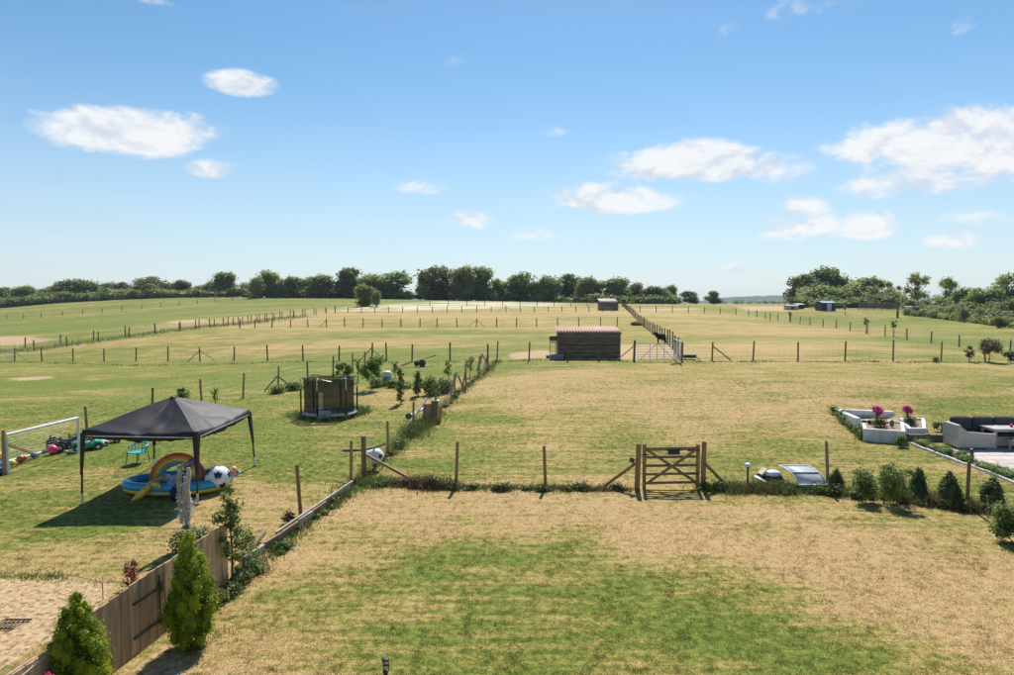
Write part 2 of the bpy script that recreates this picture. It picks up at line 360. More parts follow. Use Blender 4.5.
# one sheet of ground out to the horizon
NU, NW = 420, 420
wv = np.exp(np.linspace(math.log(5), math.log(6000), NW)) - 25
uv = np.linspace(-1.45, 1.45, NU)
Yg = np.repeat(wv[:, None], NU, 1); Xg = uv[None] * (Yg + 25)
Zg = ground(Xg, Yg)
Zg += (rng.random(Zg.shape) - .5) * .02 * (Yg < 60)
gm = bpy.data.meshes.new('ground'); idx = np.arange(NU * NW).reshape(NW, NU)
quads = np.stack([idx[:-1, :-1], idx[:-1, 1:], idx[1:, 1:], idx[1:, :-1]], -1).reshape(-1, 4)
gm.from_pydata(np.stack([Xg, Yg, Zg], -1).reshape(-1, 3).tolist(), [], quads.tolist())
dr = dryness(Xg, Yg).ravel(); br, pl = masks(Xg.ravel(), Yg.ravel())
for k, a in (('dry', dr), ('bare', br), ('pale', pl)):
    at = gm.attributes.new(k, 'FLOAT', 'POINT'); at.data.foreach_set('value', a.astype(np.float32))
gm.shade_smooth()
def grass_colour(t, blades=False):
    at = lambda n: t.node('ShaderNodeAttribute', attribute_name=n).outputs['Fac']
    pos = t.node('ShaderNodeNewGeometry').outputs['Position']
    dry = at('dry')
    big = t.noise(t.mapping(pos, (.35, .6, 0)), 1.0, 5, .6)
    streak = t.noise(t.mapping(pos, (.35, 3.2, 0)), 1.3, 4, .6)
    tuft = t.noise(t.mapping(pos, (1, 1, 0)), 5.5, 4, .65)
    fine = t.noise(t.mapping(pos, (1, 1, 0)), 42, 3, .7)
    far = t.noise(t.mapping(pos, (.03, .10, 0)), 1.0, 5, .6)
    d = t.math('ADD', dry, t.math('MULTIPLY', t.math('SUBTRACT', big, .5), 1.7))
    d = t.math('ADD', d, t.math('MULTIPLY', t.math('SUBTRACT', streak, .5), 1.5))
    d = t.math('ADD', d, t.math('MULTIPLY', t.math('SUBTRACT', tuft, .5), 1.25))
    streak2 = t.noise(t.mapping(pos, (.4, 6, 0)), 1.0, 3, .6)
    d = t.math('ADD', d, t.math('MULTIPLY', t.math('SUBTRACT', streak2, .5), 1.15))
    d = t.math('ADD', d, t.math('MULTIPLY', t.math('SUBTRACT', far, .5), 2.0))
    d = t.math('ADD', d, t.math('MULTIPLY', t.math('SUBTRACT', fine, .5), 1.6))
    if blades: d = t.math('ADD', d, t.math('MULTIPLY', t.math('SUBTRACT', at('rnd'), .5), .8))
    d = t.ramp(d, -.05, 1.05)
    c1 = t.mix(t.ramp(tuft, .35, .65), (.088, .132, .015), (.165, .200, .034))
    c2 = t.mix(t.ramp(fine, .3, .7), (.32, .213, .088), (.52, .365, .178))
    mid = t.mix(t.ramp(tuft, .4, .6), (.228, .195, .043), (.295, .240, .066))
    c = t.mix(t.math('MULTIPLY', d, 2, clamp=True), c1, mid)
    c = t.mix(t.math('SUBTRACT', t.math('MULTIPLY', d, 2), 1, clamp=True), c, c2)
    gr = t.noise(t.mapping(pos, (1, 1.6, 0)), 13, 4, .7)
    gv = t.node('ShaderNodeHueSaturation', inp={'Color': c, 'Value': t.math('ADD', t.math('MULTIPLY', t.math('SUBTRACT', gr, .5), 1.5), 1.0)}); c = gv.outputs[0]
    # thin spots where the soil and thatch show dark
    hole = t.math('MULTIPLY', t.ramp(t.math('ADD', t.math('MULTIPLY', fine, .5), t.math('MULTIPLY', tuft, .5)), .48, .38), .7)
    c = t.mix(hole, c, (.075, .062, .028))
    return c, pos, tuft, fine, streak, at
gmat, t = new_mat('field_grass')
c, pos, tuft, fine, streak, at = grass_colour(t)
pn = t.noise(t.mapping(pos, (.08, .3, 0)), 1.0, 5, .65)
c = t.mix(t.math('MULTIPLY', at('pale'), t.ramp(pn, .38, .6)), c, (.60, .55, .40))
chip = t.node('ShaderNodeTexVoronoi', inp={'Vector': t.mapping(pos, (1, 1, 0)), 'Scale': 13.0}); chip.feature = 'F1'
chipn = t.noise(t.mapping(pos, (1, 1, 0)), 9, 5, .7)
cb = t.mix(t.ramp(chipn, .36, .60), (.18, .11, .055), (.55, .375, .20))
cb = t.mix(t.math('MULTIPLY', t.ramp(t.node('ShaderNodeSeparateColor', inp={0: chip.outputs['Color']}).outputs[0], .25, .95), .5), cb, (.54, .42, .29))
pf = t.noise(t.mapping(pos, (.12, .35, 0)), 1.0, 5, .7)
bm_ = t.math('ADD', at('bare'), t.math('MULTIPLY', t.math('SUBTRACT', tuft, .5), .9)); bm_ = t.math('ADD', bm_, t.math('MULTIPLY', t.math('SUBTRACT', pf, .5), t.ramp(t.node('ShaderNodeSeparateXYZ', inp={0: pos}).outputs[1], 30, 60)))
bm_ = t.math('MULTIPLY', t.ramp(bm_, .4, .62), .92)
c = t.mix(bm_, c, cb)
hgt = t.math('ADD', t.math('MULTIPLY', tuft, 1.2), t.math('ADD', t.math('MULTIPLY', fine, .55), t.math('MULTIPLY', streak, .8)))
bn = t.node('ShaderNodeBump', inp={'Height': hgt, 'Strength': .55, 'Distance': .09})
b = t.node('ShaderNodeBsdfPrincipled', inp={'Base Color': c, 'Roughness': .9, 'Specular IOR Level': .12, 'Normal': bn.outputs[0]})
t.node('ShaderNodeOutputMaterial', inp={0: b.outputs[0]})
gm.materials.append(gmat)
tag(link(bpy.data.objects.new('ground', gm)), kind='structure')

# blades of grass standing on the lawns near enough to show
bmat, t = new_mat('grass_blade')
c, *_ = grass_colour(t, True)
hv = t.node('ShaderNodeHueSaturation', inp={'Color': c, 'Value': 1.15})
b = t.node('ShaderNodeBsdfPrincipled', inp={'Base Color': hv.outputs[0], 'Roughness': .7, 'Specular IOR Level': .2})
tr = t.node('ShaderNodeBsdfTranslucent', inp={'Color': hv.outputs[0]})
mx = t.node('ShaderNodeMixShader', inp={0: .4, 1: b.outputs[0], 2: tr.outputs[0]})
t.node('ShaderNodeOutputMaterial', inp={0: mx.outputs[0]})
def blades(xy, h, wd, lean, zoff=0):
    n = len(xy); z = ground(xy[:, 0], xy[:, 1]) + zoff; a = rng.random(n) * 2 * np.pi; la = rng.random(n) * 2 * np.pi; L = rng.random(n) * lean * h
    base = np.stack([xy[:, 0], xy[:, 1], z - .01], -1); off = np.stack([np.cos(a), np.sin(a), np.zeros(n)], -1) * (wd / 2)[:, None]
    tip = base + np.stack([np.cos(la) * L, np.sin(la) * L, h], -1)
    return np.stack([base - off, base + off, tip], 1).reshape(-1, 3)
def in_view(n, y0, y1, margin=.80, power=1.0):
    # more blades close to the camera
    y = y0 * (y1 / y0) ** (rng.random(n) ** power); x = (rng.random(n) * 2 - 1) * margin * y; return np.stack([x, y], -1)
HARD = []   # areas with no blades (paving); filled as polygons of places
HARD.append([(836,413),(899,410),(930,424),(956,434),(1200,434),(1200,560),(1014,481),(912,444),(864,438)])
nc = 60000; cc_ = in_view(nc, 8.2, 36)
kk = rng.integers(0, nc, 360000); xy = cc_[kk] + rng.normal(size=(len(kk), 2)) * (.022 + .05 * rng.random(nc)[kk])[:, None]
keep = np.ones(len(xy), bool)
for p in HARD: keep &= blob(xy[:, 0], xy[:, 1], p, .01) < .5
bb, _ = masks(xy[:, 0], xy[:, 1]); keep &= rng.random(len(xy)) > bb * 1.3
xy = xy[keep]; kk = kk[keep]; n = len(xy)
sc_ = np.clip(xy[:, 1] / 16, .7, 2.0)
h = (.018 + .034 * rng.random(n)) * (.6 + .8 * rng.random(nc)[kk]); wd = .009 * sc_ + .005
vb = blades(xy, h, wd, 2.4)
crnd = np.clip(rng.random(nc)[kk] * .75 + rng.random(n) * .25, 0, 1)
gme = npmesh('lawn_grass', vb, 3, bmat, {'dry': np.repeat(dryness(xy[:, 0], xy[:, 1]), 3), 'rnd': np.repeat(crnd, 3)})
tag(link(bpy.data.objects.new('lawn_grass', gme)), 'short parched lawn grass, straw and green, over the nearer lawns', 'grass', kind='stuff')
# ---------------------------------------------------------------- fences
def post_mesh(h, r, m, pointed=False, name='post'):
    b = MB(); prof = [(r * 1.04, -.25), (r, h * .5), (r * .97, h - .02), (r * (.2 if pointed else .8), h + (.06 if pointed else 0))]
    b.lathe((0, 0, 0), prof, 8); return b.mesh(name, m)
_pm = {}
def get_post(h, r, m):
    k = (round(h, 2), round(r, 3), m.name)
    if k not in _pm: _pm[k] = post_mesh(h, r, m)
    return _pm[k]
def netting(root, pl, h, wires, vstep, rad, name='wire_netting', m=None):
    """wire strands between the posts, following the ground"""
    o = root.location; vs = []; nst = []
    b = MB()
    for a, c in zip(pl[:-1], pl[1:]):
        L = (Vector(c[:2]) - Vector(a[:2])).length; k = max(1, int(round(L / vstep))) if vstep else max(1, int(L / 1.5))
        q = [G(a[0] + (c[0]-a[0]) * i / k, a[1] + (c[1]-a[1]) * i / k) for i in range(k + 1)]
        # strands run straight from post to post
        st = lambda i: Vector((q[i].x, q[i].y, a[2] + (c[2]-a[2]) * i / k))
        for wz in wires:
            b.tube([st(i) - o + Vector((0, 0, wz * h)) for i in ((0, k) if not vstep else (0, k))], rad, 3, caps=False)
        if vstep:
            top = max(w for w in wires if w < .93) * h
            for i in range(k): b.tube([st(i) - o + Vector((0, 0, .03)), st(i) - o + Vector((0, 0, top))], rad * .8, 3, caps=False)
    b.build(name, m or M['wire'], root)
def spread(path, step):
    out = []; carry = 0
    for a, c in zip(path[:-1], path[1:]):
        L = (c - a).length; s = carry
        while s < L: out.append(a + (c - a) * (s / L)); s += step
        carry = s - L
    out.append(path[-1]); return [G(p.x, p.y) for p in out]
def fence(label, pl, h=1.3, r=.05, m='post', wires=(.12, .3, .5, .7, .88), vstep=.3, rad=.003, struts=(), group=None, big=(), hs=None, gaps=()):
    root = thing('post_and_wire_fence', label, 'fence', pl[0], 0, group)
    for i, p in enumerate(pl):
        hh = (hs[i] if hs else h) * (1 + .08 * random.uniform(-1, 1)); rr = r * 1.6 if i in big else r
        inst('corner_post' if i in big else 'post', get_post(round(hh / .05) * .05, rr, M[m]), root, p - root.location, (random.uniform(-.045, .045), random.uniform(-.045, .045), random.uniform(0, 6)))
    runs = []; cur = [pl[0]]
    for i in range(1, len(pl)):
        if i - 1 in gaps: runs.append(cur); cur = [pl[i]]
        else: cur.append(pl[i])
    runs.append(cur)
    for rn in runs:
        if len(rn) > 1: netting(root, rn, h, wires, vstep, rad)
    for (i, dx, dy, z) in struts:
        p = pl[i]; f = G(p.x + dx, p.y + dy, .03)
        MB().bar(p + Vector((0, 0, z)) - root.location, f - root.location, .07).build('strut', M['rail' if m == 'post' else 'pale_wood'], root)
    return root
def PX(lst): return [P(a, b) for a, b in lst]
# near fence either side of the wooden field gate
pA = PX([(364,477.5),(456,487),(545.5,488),(637,489)])
fence('near post and wire fence left of the brown field gate, strutted at its left corner', pA, 1.3, .045, big=(0, 3), wires=(.1, .3, .5, .68, .84), vstep=0, rad=.0013, struts=((0, 1.35, -.15, .72),))
pB = PX([(703,489),(828,490),(967,508),(1120,530)])
fence('near post and wire fence right of the brown field gate along the young shrubs', pB, 1.32, .045, big=(0,), vstep=0, rad=.0013)
# struts of the gate posts
# long fence from the wooden board fence up toward the stable
pC = PX([(301,519),(351,488),(364,477.5),(388,455),(413,433),(435,416),(455,394),(466,387),(479,377),(488,371),(497,361.5)])
fence('post and wire fence running up the middle from the fruit tree to the stable paddock', pC, 1.25, .045, vstep=.3, rad=.0014, big=(2,), hs=[1.35,1.3,1.25,1.2,1.15,1.2,1.15,1.2,1.25,1.55,1.35], struts=((7, -.15, -1.1, .9), (9, -.3, -1.6, 1.0)))
# the line the stable stands behind
pD = PX([(497,361),(529,361),(568,361),(599,361),(634,361)])
fence('fence of slim posts in front of the dark stable, up to the metal gate', pD, 1.3, .05, 'post_grey', struts=((4, -1.15, 0, 1.0),), big=(4,), vstep=0, rad=.0007)
pE = PX([(681,361),(712,361),(753,361),(798,361),(845,361),(893,361),(941,361),(985,362),(1030,362),(1080,363),(1140,364)])
fence('fence of widely spaced posts crossing the field right of the metal gate', pE, 1.3, .055, 'post', struts=((1, 1.25, 0, 1.0),), big=(0,), vstep=.4)
# cross fence on the left at the same level
pF = PX([(14.6,361),(42,361.5),(73,361.5),(104,361.5),(136,361.5),(168,361.5),(200,361.5),(234,361),(267.7,361),(303,361),(339,361),(372,361),(386.5,361),(412,361),(450,361),(488,361)])
fence('long cross fence behind the trampoline, from the left edge to the stable paddock corner', pF, 1.3, .06, 'post_grey', struts=((0, 1.2, 0, 1.0), (6, -1.1, 0, 1.0), (6, 1.3, 0, 1.0), (11, -1.0, 0, 1.0), (11, 1.0, 0, .9)), vstep=.6, rad=.003)
pG = PX([(240,328.5),(255,328),(272,328),(290.5,327.5),(308,327.5),(326.5,327),(344.6,327),(363,327),(382,327),(401,327),(420,327),(437,327),(457,327),(476.5,327),(496.6,327),(516.4,327),(536.7,327),(557.7,326.5),(578.7,326.5),(600.5,326.5),(617,326.5)])
fence('second cross fence of thin posts behind the stable', pG, 1.3, .075, 'post_grey', struts=((5, -1.1, 0, 1.0), (13, -1.2, 0, 1.0), (13, 1.2, 0, 1.0)), vstep=1, rad=.004)
pH = spread(PX([(335,313),(400,313),(460,312.5),(530,312),(612,312)]), 3.0)
fence('third cross fence along the pale seeding meadow', pH, 1.3, .08, 'post_grey', vstep=1, rad=.005, struts=((12, -2, 0, 1.1), (12, 2, 0, 1.1)))
pH2 = spread([P(430,306), P(500,306), P(598,306.5)], 4.5)
fence('farthest thin fence at the crest behind the pale meadow', pH2, 1.3, .08, 'post_grey', vstep=0, rad=.006)
pI = spread(PX([(-60,358),(0,352.5),(60,347),(133,337.5),(180,331.5),(225,326.5),(280,319),(335,313)]), 3.4)
fence('nearer fence of the double fence climbing the left hill to the pale meadow', pI, 1.3, .075, 'post_grey', vstep=.6, rad=.004, big=(19,))
pI2 = spread([Vector((p.x - 1.0, p.y + 5.5, 0)) for p in (pI[0], pI[len(pI)//2], pI[-1])], 3.6)
pI2 = spread([Vector((p.x - 1.2, p.y + 5.0, 0)) for p in PX([(-60,358),(0,352.5),(60,347),(133,337.5),(180,331.5),(225,326.5),(280,319),(335,313)])], 3.7)
fence('farther fence of the double fence climbing the left hill', pI2, 1.3, .075, 'post_grey', vstep=.6, rad=.004)
pJ = spread(PX([(-60,324),(2,319.5),(38,318),(68,315),(105,312.5),(147,308.5),(180,305.6),(213,302.3),(259,299)]), 5.2)
fence('distant fence on the upper slope of the left hill below the wood', pJ, 1.35, .09, 'post_grey', vstep=0, rad=.006)
pK = spread([P(681.5,361), P(677,354.5), P(673,349.5), P(667,344), P(650,332), P(642.5,325.7), P(633,316), P(622,305.5)], 3.1)
fence('diagonal fence running away from the metal gate past the black pony', pK, 1.3, .06, 'post_grey', vstep=.6, rad=.0025, big=(0, 17), wires=(.08,.3,.5,.7,.9))
pL = spread(PX([(640,312.5),(700,313),(745,315),(770,319.8)]), 3.3)
fence('far cross fence right of the small distant shed', pL, 1.35, .08, 'post_grey', vstep=1, rad=.005)
pM = PX([(770,319.8),(778,320.3),(790,321.5),(800,323.5),(810,325.7),(823,327),(836,328.5),(850,331),(867,333.5),(885,336),(907,340),(931,343.3),(959,347),(1010,353),(1070,358)])
fence('netted fence slanting down the right side of the fields past the staked saplings', pM, 1.3, .07, 'post_grey', vstep=.35, rad=.005, wires=(.08,.18,.3,.42,.55,.7,.85), big=(2,))
pN = [P(858,310), P(866,310), P(874,310), P(882,310), P(890,310), P(897,310)]
fence('tall grey netted enclosure fence in front of the dark right hand trees', pN, 2.0, .08, 'post_grey', vstep=.25, rad=.02, wires=(.1,.2,.3,.4,.5,.6,.7,.8,.92))
pO = PX([(-60,500),(4,475),(88,442),(152,421),(202,408),(243,399),(278,391),(308,385),(333,378),(353,373),(365,370)])
fence('post and wire fence slanting behind the gazebo and the football goal', pO, 1.35, .05, 'post', vstep=0, rad=.0014, struts=((1, -.6, 2.4, 1.0), (6, -.75, 0, .85), (6, .75, .4, .85)))

# ---------------------------------------------------------------- brown field gate
gl, gr = P(642.5, 489), P(699, 489)
W = (gr - gl).length; H_ = 1.06
t_ = thing('field_gate', 'brown wooden five bar field gate with crossed braces and small black plate', 'gate', gl, math.atan2(gr.y - gl.y, gr.x - gl.x))
for x, hh in ((0.045, 1.28), (W - .045, 1.24)):
    MB().box((x, 0, hh / 2), (.085, .09, hh)).build('stile', M['gate_wood'], t_, bevel=.006)
for i, z in enumerate((.17, .42, .66, .90, 1.13)):
    MB().bar((.08, 0, z), (W - .08, 0, z), .045, .075 if i < 4 else .10).build('rail', M['gate_wood'], t_)
MB().bar((.1, -.035, 1.12), (W - .1, -.035, .17), .025, .075).build('brace', M['gate_wood'], t_)
MB().bar((W - .1, -.062, 1.12), (.1, -.062, .17), .025, .075).build('brace', M['gate_wood'], t_)
MB().box((W * .5 + .05, -.075, 1.06), (.34, .012, .17)).build('plate', M['black_iron'], t_)
for z in (.42, 1.08):
    MB().box((W - .18, -.05, z), (.34, .012, .04)).tube([(W - .01, -.03, z - .05), (W - .01, -.03, z + .05)], .012, 6).build('hinge', M['black_iron'], t_)
MB().box((.08, -.055, .98), (.14, .014, .04)).tube([(.02, -.05, .98), (-.06, -.05, .98)], .012, 6).build('latch', M['black_iron'], t_)
def strut_thing(label, a, b, wd=.08):
    o = thing('fence_strut', label, 'strut', b); MB().bar(a - Vector(b), (0, 0, 0), wd).build('timber', M['gate_wood'], o); return o
s1 = strut_thing('slanting brown strut propping the post left of the field gate', G(pA[3].x - .02, pA[3].y - .06, .78), G(pA[3].x - .98, pA[3].y, .02))
strut_thing('slanting brown strut propping the post right of the field gate', G(pB[0].x + .03, pB[0].y - .06, .74), G(pB[0].x + .75, pB[0].y, .02))
cpos = G(pA[3].x - .16, pA[3].y - .05, .76)
t_ = thing('trail_camera', 'small black camera fixed on the strut left of the field gate', 'camera', cpos)
MB().box((0, 0, .07), (.13, .10, .12), ry=.4).build('body', M['black_plastic'], t_, bevel=.01); MB().tube([(-.03, -.05, .08), (-.04, -.10, .08)], .03, 8).build('lens', M['black_iron'], t_)

# ---------------------------------------------------------------- galvanised gate by the stable
gl, gr = P(636, 361), P(678, 361)
def metal_gate(label, gl, gr, h=1.15):
    W = (gr - gl).length; t_ = thing('metal_gate', label, 'gate', gl, math.atan2(gr.y - gl.y, gr.x - gl.x)); rr = .024
    MB().tube([(.1, 0, .1), (.1, 0, h), (W - .1, 0, h), (W - .1, 0, .1)], rr, 6, closed=True).build('frame', M['galv'], t_)
    for z in (.26, .42, .58, .76, .95): MB().tube([(.1, 0, z), (W - .1, 0, z)], rr * .8, 6).build('rail', M['galv'], t_)
    for x in (.33, .5, .67): MB().tube([(W * x, .02, .1), (W * x, .02, h)], rr, 6).build('upright', M['galv'], t_)
    for a, b_ in (((.1, h * .1), (.5, h)), ((.9, h * .1), (.5, h))): MB().tube([(W * a[0], -.03, a[1]), (W * b_[0], -.03, b_[1])], rr, 6).build('brace', M['galv'], t_)
    return t_
metal_gate('long galvanised metal gate right of the dark stable', gl, gr)
g2 = metal_gate('short galvanised gate standing at the post beside the long metal gate', P(673.5, 359), P(681, 364.5), 1.35)
metal_gate('galvanised gate at the far left end of the cross fence', P(-30, 361), P(13, 361))

# ---------------------------------------------------------------- wooden board fence with its gate
fa, fb = P(228, 583), Vector((-6.08, 6.6, gz(-6.08, 6.6)))
fdir = (fb - fa); FL = fdir.length; fdir.normalize(); frz = math.atan2(fdir.y, fdir.x)
t_ = thing('board_fence', 'weathered brown close board fence with a boarded gate between the two golden conifers', 'fence', fa, frz)
loc = lambda p: Matrix.Rotation(-frz, 3, 'Z') @ (Vector(p) - fa)
pw = .205; npl = int(FL / pw); pms = []
for k in range(4):
    b = MB(); hw = (pw - .014) / 2; hh = 1.06
    b.prism([(-hw, -.012), (hw, -.012), (hw, .012), (-hw, .012)], 0, hh)
    pms.append(b)
pmesh = [b.mesh('plank', M['plank'], bevel=.003) for b in pms]
# which planks belong to the gate: between px 124 and 152
def s_of(px):
    best = min(range(400), key=lambda i: abs((fa + fdir * (FL * i / 400)).x / (fa + fdir * (FL * i / 400)).y * F + CX - px)); return FL * best / 400
g0, g1 = s_of(152), s_of(123)
for i in range(npl):
    s = (i + .5) * pw; p = fa + fdir * s; z = gz(p.x, p.y) - fa.z
    ing = g0 - .05 < s < g1 + .05
    drop = -.05 if s > g1 + .9 else 0
    if s > g1 + .8: drop = -.04 - .09 * (s - g1 - .8)
    inst('gate_plank' if ing else 'plank', random.choice(pmesh), t_, (s, (-.006 if ing else 0) + random.uniform(-.004, .004), z - .02 + random.uniform(-.010, .010) + drop + (.0 if not ing else .015)), (0, random.uniform(-.006, .006), math.pi * (i % 2)), (1, 1, 1.13 - .03 * min(s, 4)))
zz = lambda s: gz(*(fa + fdir * s).xy) - fa.z
for z in (.25, .85): MB().bar((0, -.05, zz(0) + z), (FL, -.05, zz(FL) + z), .045, .08).build('rail', M['plank'], t_)
for s in (0.0, g0 - .1, g1 + .12): MB().box((s, -.09, zz(s) + .5), (.09, .09, 1.0)).build('fence_post', M['plank'], t_)
sy = .02 if Matrix.Rotation(-frz, 3, 'Z') @ Vector((1, 0, 0)) else .02
side = (Matrix.Rotation(-frz, 3, 'Z') @ Vector((1, 0, 0))).y   # garden side
yo = .024 if side > 0 else -.058
for z in (.27, .80):
    MB().box(((g0 + g1) / 2 + .02, yo, zz(g0) + z), (g1 - g0 - .05, .012, .045)).build('strap_hinge', M['black_iron'], t_)
    MB().box((g0 - .03, yo, zz(g0) + z), (.06, .014, .17)).build('hinge_plate', M['black_iron'], t_)
MB().box((g0 + .03, yo - .004 * (1 if side < 0 else -1), zz(g0) + .62), (.022, .014, .78)).build('drop_bolt', M['black_iron'], t_)
MB().bar(fdir*0 + Vector((g1 + .95, .0, zz(g1 + .95) + .99)), Vector((FL, .0, zz(FL) + .58)), .07, .03).build('cap_rail', M['pale_wood'], t_)
# low board edging that continues the line to the corner post
e0, e1 = P(245, 566), P(350, 490)
t_ = thing('board_edging', 'low grey timber edging boards laid end to end up to the corner post', 'edging', e0)
N = 7
for i in range(N):
    a = e0.lerp(e1, i / N); c_ = e0.lerp(e1, (i + .97) / N); a = G(a.x, a.y, .11 + .02 * (i % 2)); c_ = G(c_.x, c_.y, .10)
    MB().bar(a - e0, c_ - e0, .05, .16).build('board', M['rail'] if i % 3 else M['pale_wood'], t_)
MB().bar(G(e0.x + .25, e0.y + 1.1, .3) - e0, G(e1.x + .1, e1.y - .1, .28) - e0, .05, .045).build('top_pole', M['pale_wood'], t_)
for k, (a, b_, zz0, zz1) in enumerate((((236,556),(262,541),.30,.12), ((240,566),(264,546),.12,.30))):
    a = P(*a); b_ = P(*b_); o = thing('log', ['pale cut log lying across the end of the fence, the upper of two', 'pale cut log lying across the end of the fence, the lower of two'][k], 'log', a)
    MB().tube([Vector((0, 0, zz0)), b_ - a + Vector((0, 0, zz1))], .065, 8).build('timber', M['rail'], o)
# ---------------------------------------------------------------- foliage
M['oak'] = leaf_mat('oak_leaves', (.105, .155, .045), (.23, .285, .080), (.33, .36, .12), trans=.6, nscale=.28, fine=1.2, rnd=.3)
M['light_leaf'] = leaf_mat('pale_leaves', (.20, .25, .075), (.28, .32, .11), (.33, .36, .15), trans=.6, nscale=.35, fine=1.2, rnd=.15)
M['garden_leaf'] = leaf_mat('garden_leaves', (.10, .155, .032), (.17, .235, .05), (.24, .29, .08), nscale=2.5, fine=12)
M['fresh_leaf'] = leaf_mat('fresh_leaves', (.10, .18, .022), (.16, .25, .04), (.07, .12, .02), nscale=2.5, fine=12)
M['golden'] = leaf_mat('golden_conifer_leaves', (.33, .37, .015), (.085, .14, .014), (.50, .48, .03), nscale=5, fine=20, trans=.45)
M['conifer'] = leaf_mat('conifer_leaves', (.07, .115, .034), (.12, .17, .05), (.17, .21, .07), nscale=3, fine=14)
M['olive_shrub'] = leaf_mat('olive_shrub_leaves', (.11, .125, .04), (.17, .17, .065), (.22, .18, .09), nscale=3, fine=14)
M['weed'] = leaf_mat('weed_leaves', (.06, .11, .022), (.15, .20, .045), (.24, .21, .09), nscale=1.6, fine=8)
M['red_weed'] = leaf_mat('red_weed_leaves', (.17, .085, .05), (.12, .10, .04), (.06, .07, .025), nscale=2.2, fine=10)
M['dead_weed'] = leaf_mat('dry_weed_stems', (.22, .15, .07), (.12, .09, .04), (.28, .19, .09), nscale=2.2, fine=10)
M['pink'] = leaf_mat('magenta_flowers', (.55, .03, .18), (.75, .10, .33), nscale=5, fine=20)
M['red_leaf'] = leaf_mat('red_leaves', (.22, .05, .04), (.30, .11, .08), nscale=5, fine=20)
M['white_fl'] = leaf_mat('white_flowers', (.7, .7, .66), (.55, .56, .5), nscale=5, fine=20)
M['bark'] = mat('bark', (.10, .075, .05), (.055, .042, .03), rough=.95, scale=5, stretch=(3, 3, .6), bump=.5)
def leaf_cloud(blobs, n, size, rnd, shell=.62, drop=0.0, asp=.62):
    """rhombic leaves through the outer part of each clump"""
    bl = np.array([b[:3] for b in blobs]); rad = np.array([b[3:6] for b in blobs])
    wgt = (rad.prod(1)) ** .67; wgt /= wgt.sum(); k = rnd.choice(len(bl), n, p=wgt)
    d = rnd.normal(size=(n, 3)); d /= np.linalg.norm(d, axis=1, keepdims=True)
    rr = (shell + (1.06 - shell) * rnd.random(n))[:, None]
    # uneven surface
    wob = 1 + .24 * np.sin(d[:, :1] * 7 + k[:, None] * 1.7) * np.sin(d[:, 1:2] * 6 + k[:, None]) + .1 * np.sin(d[:, 2:] * 11 + k[:, None])
    c = bl[k] + d * rad[k] * rr * wob + rnd.normal(size=(n, 3)) * size * .9
    nn = d + rnd.normal(size=(n, 3)) * .7; nn[:, 2] += .6; nn /= np.linalg.norm(nn, axis=1, keepdims=True)
    a = np.cross(nn, rnd.normal(size=(n, 3))); a /= np.linalg.norm(a, axis=1, keepdims=True) + 1e-9; b = np.cross(nn, a)
    s = (size * (.6 + .8 * rnd.random(n)))[:, None]
    q = np.stack([c - a * s, c - b * s * asp + nn * s * .12, c + a * s, c + b * s * asp + nn * s * .12], 1)
    return q.reshape(-1, 3)
def crown_mesh(name, blobs, n, size, m, seed, shell=.55, core=.5, asp=.62):
    rnd = np.random.default_rng(seed); v = leaf_cloud(blobs, n, size, rnd, shell, asp=asp)
    if core:
        c = MB()
        for b in blobs: c.ball(b[:3], 1, 7, 5, [q * core for q in b[3:6]])
        extra = []
        for f in c.f:
            p = [c.v[i] for i in f]; p = p + [p[-1]] if len(p) == 3 else p
            extra += p
        # small core quads shaken so the inside reads as leaves too
        e = np.array(extra).reshape(-1, 4, 3); v = np.vstack([v, e.reshape(-1, 3)])
    return npmesh(name, v, 4, m)
def lumps(rnd, n, w=.42, z0=.30, z1=.86, r0=.14, r1=.24, top=.6):
    out = []
    for i in range(n):
        z = z0 + (z1 - z0) * rnd.random(); t = (z - z0) / (z1 - z0); prof = math.sqrt(max(0.05, 1 - (max(0, t - .35) / .75) ** 2)) * (.75 + .25 * min(1, t / .3))
        a = rnd.random() * 2 * math.pi; rr = w * prof * math.sqrt(rnd.random()) * .85; r = r0 + (r1 - r0) * rnd.random()
        out.append((math.cos(a) * rr, math.sin(a) * rr, z, r * 1.1, r * 1.1, r * .85))
    return out
def trunk_mesh(rnd, h=.45, r=.03, limbs=6, m=None, name='trunk'):
    b = MB(); b.tube([(0, 0, -.03), (0, 0, .03), (.008, 0, h * .5), (-.005, .01, h), (0, .01, h * 1.6)], [r * 1.5, r * 1.1, r, r * .8, r * .3], 7)
    for i in range(limbs):
        a = rnd.random() * 6.28; z = h * (.55 + .5 * rnd.random()); L = .22 + .12 * rnd.random()
        b.tube([(0, 0, z), (math.cos(a) * L * .5, math.sin(a) * L * .5, z + L * .45), (math.cos(a) * L, math.sin(a) * L, z + L * .95)], [r * .5, r * .33, r * .12], 5)
    return b.mesh(name, m or M['bark'], True)
def hedge(name, label, path, h, wd_, n, size, m, cat='hedge', core=.7, seed=5, step=None):
    root = thing(name, label, cat, path[0]); rr = random.Random(seed); bl = []
    for a, c in zip(path[:-1], path[1:]):
        L = (c - a).length; k = max(1, int(L / (step or wd_ * .55)))
        for i in range(k):
            p = a.lerp(c, (i + rr.random()) / k); hh = h * rr.uniform(.6, 1.15); g = G(p.x + rr.uniform(-.2, .2) * wd_, p.y + rr.uniform(-.2, .2) * wd_)
            q = g - path[0]; bl.append((q.x, q.y, q.z + hh * .45, wd_ * rr.uniform(.4, .65), wd_ * rr.uniform(.4, .65), hh * .55))
    inst('foliage', crown_mesh('foliage', bl, n, size, m, seed, core=core), root, kind='stuff'); return root
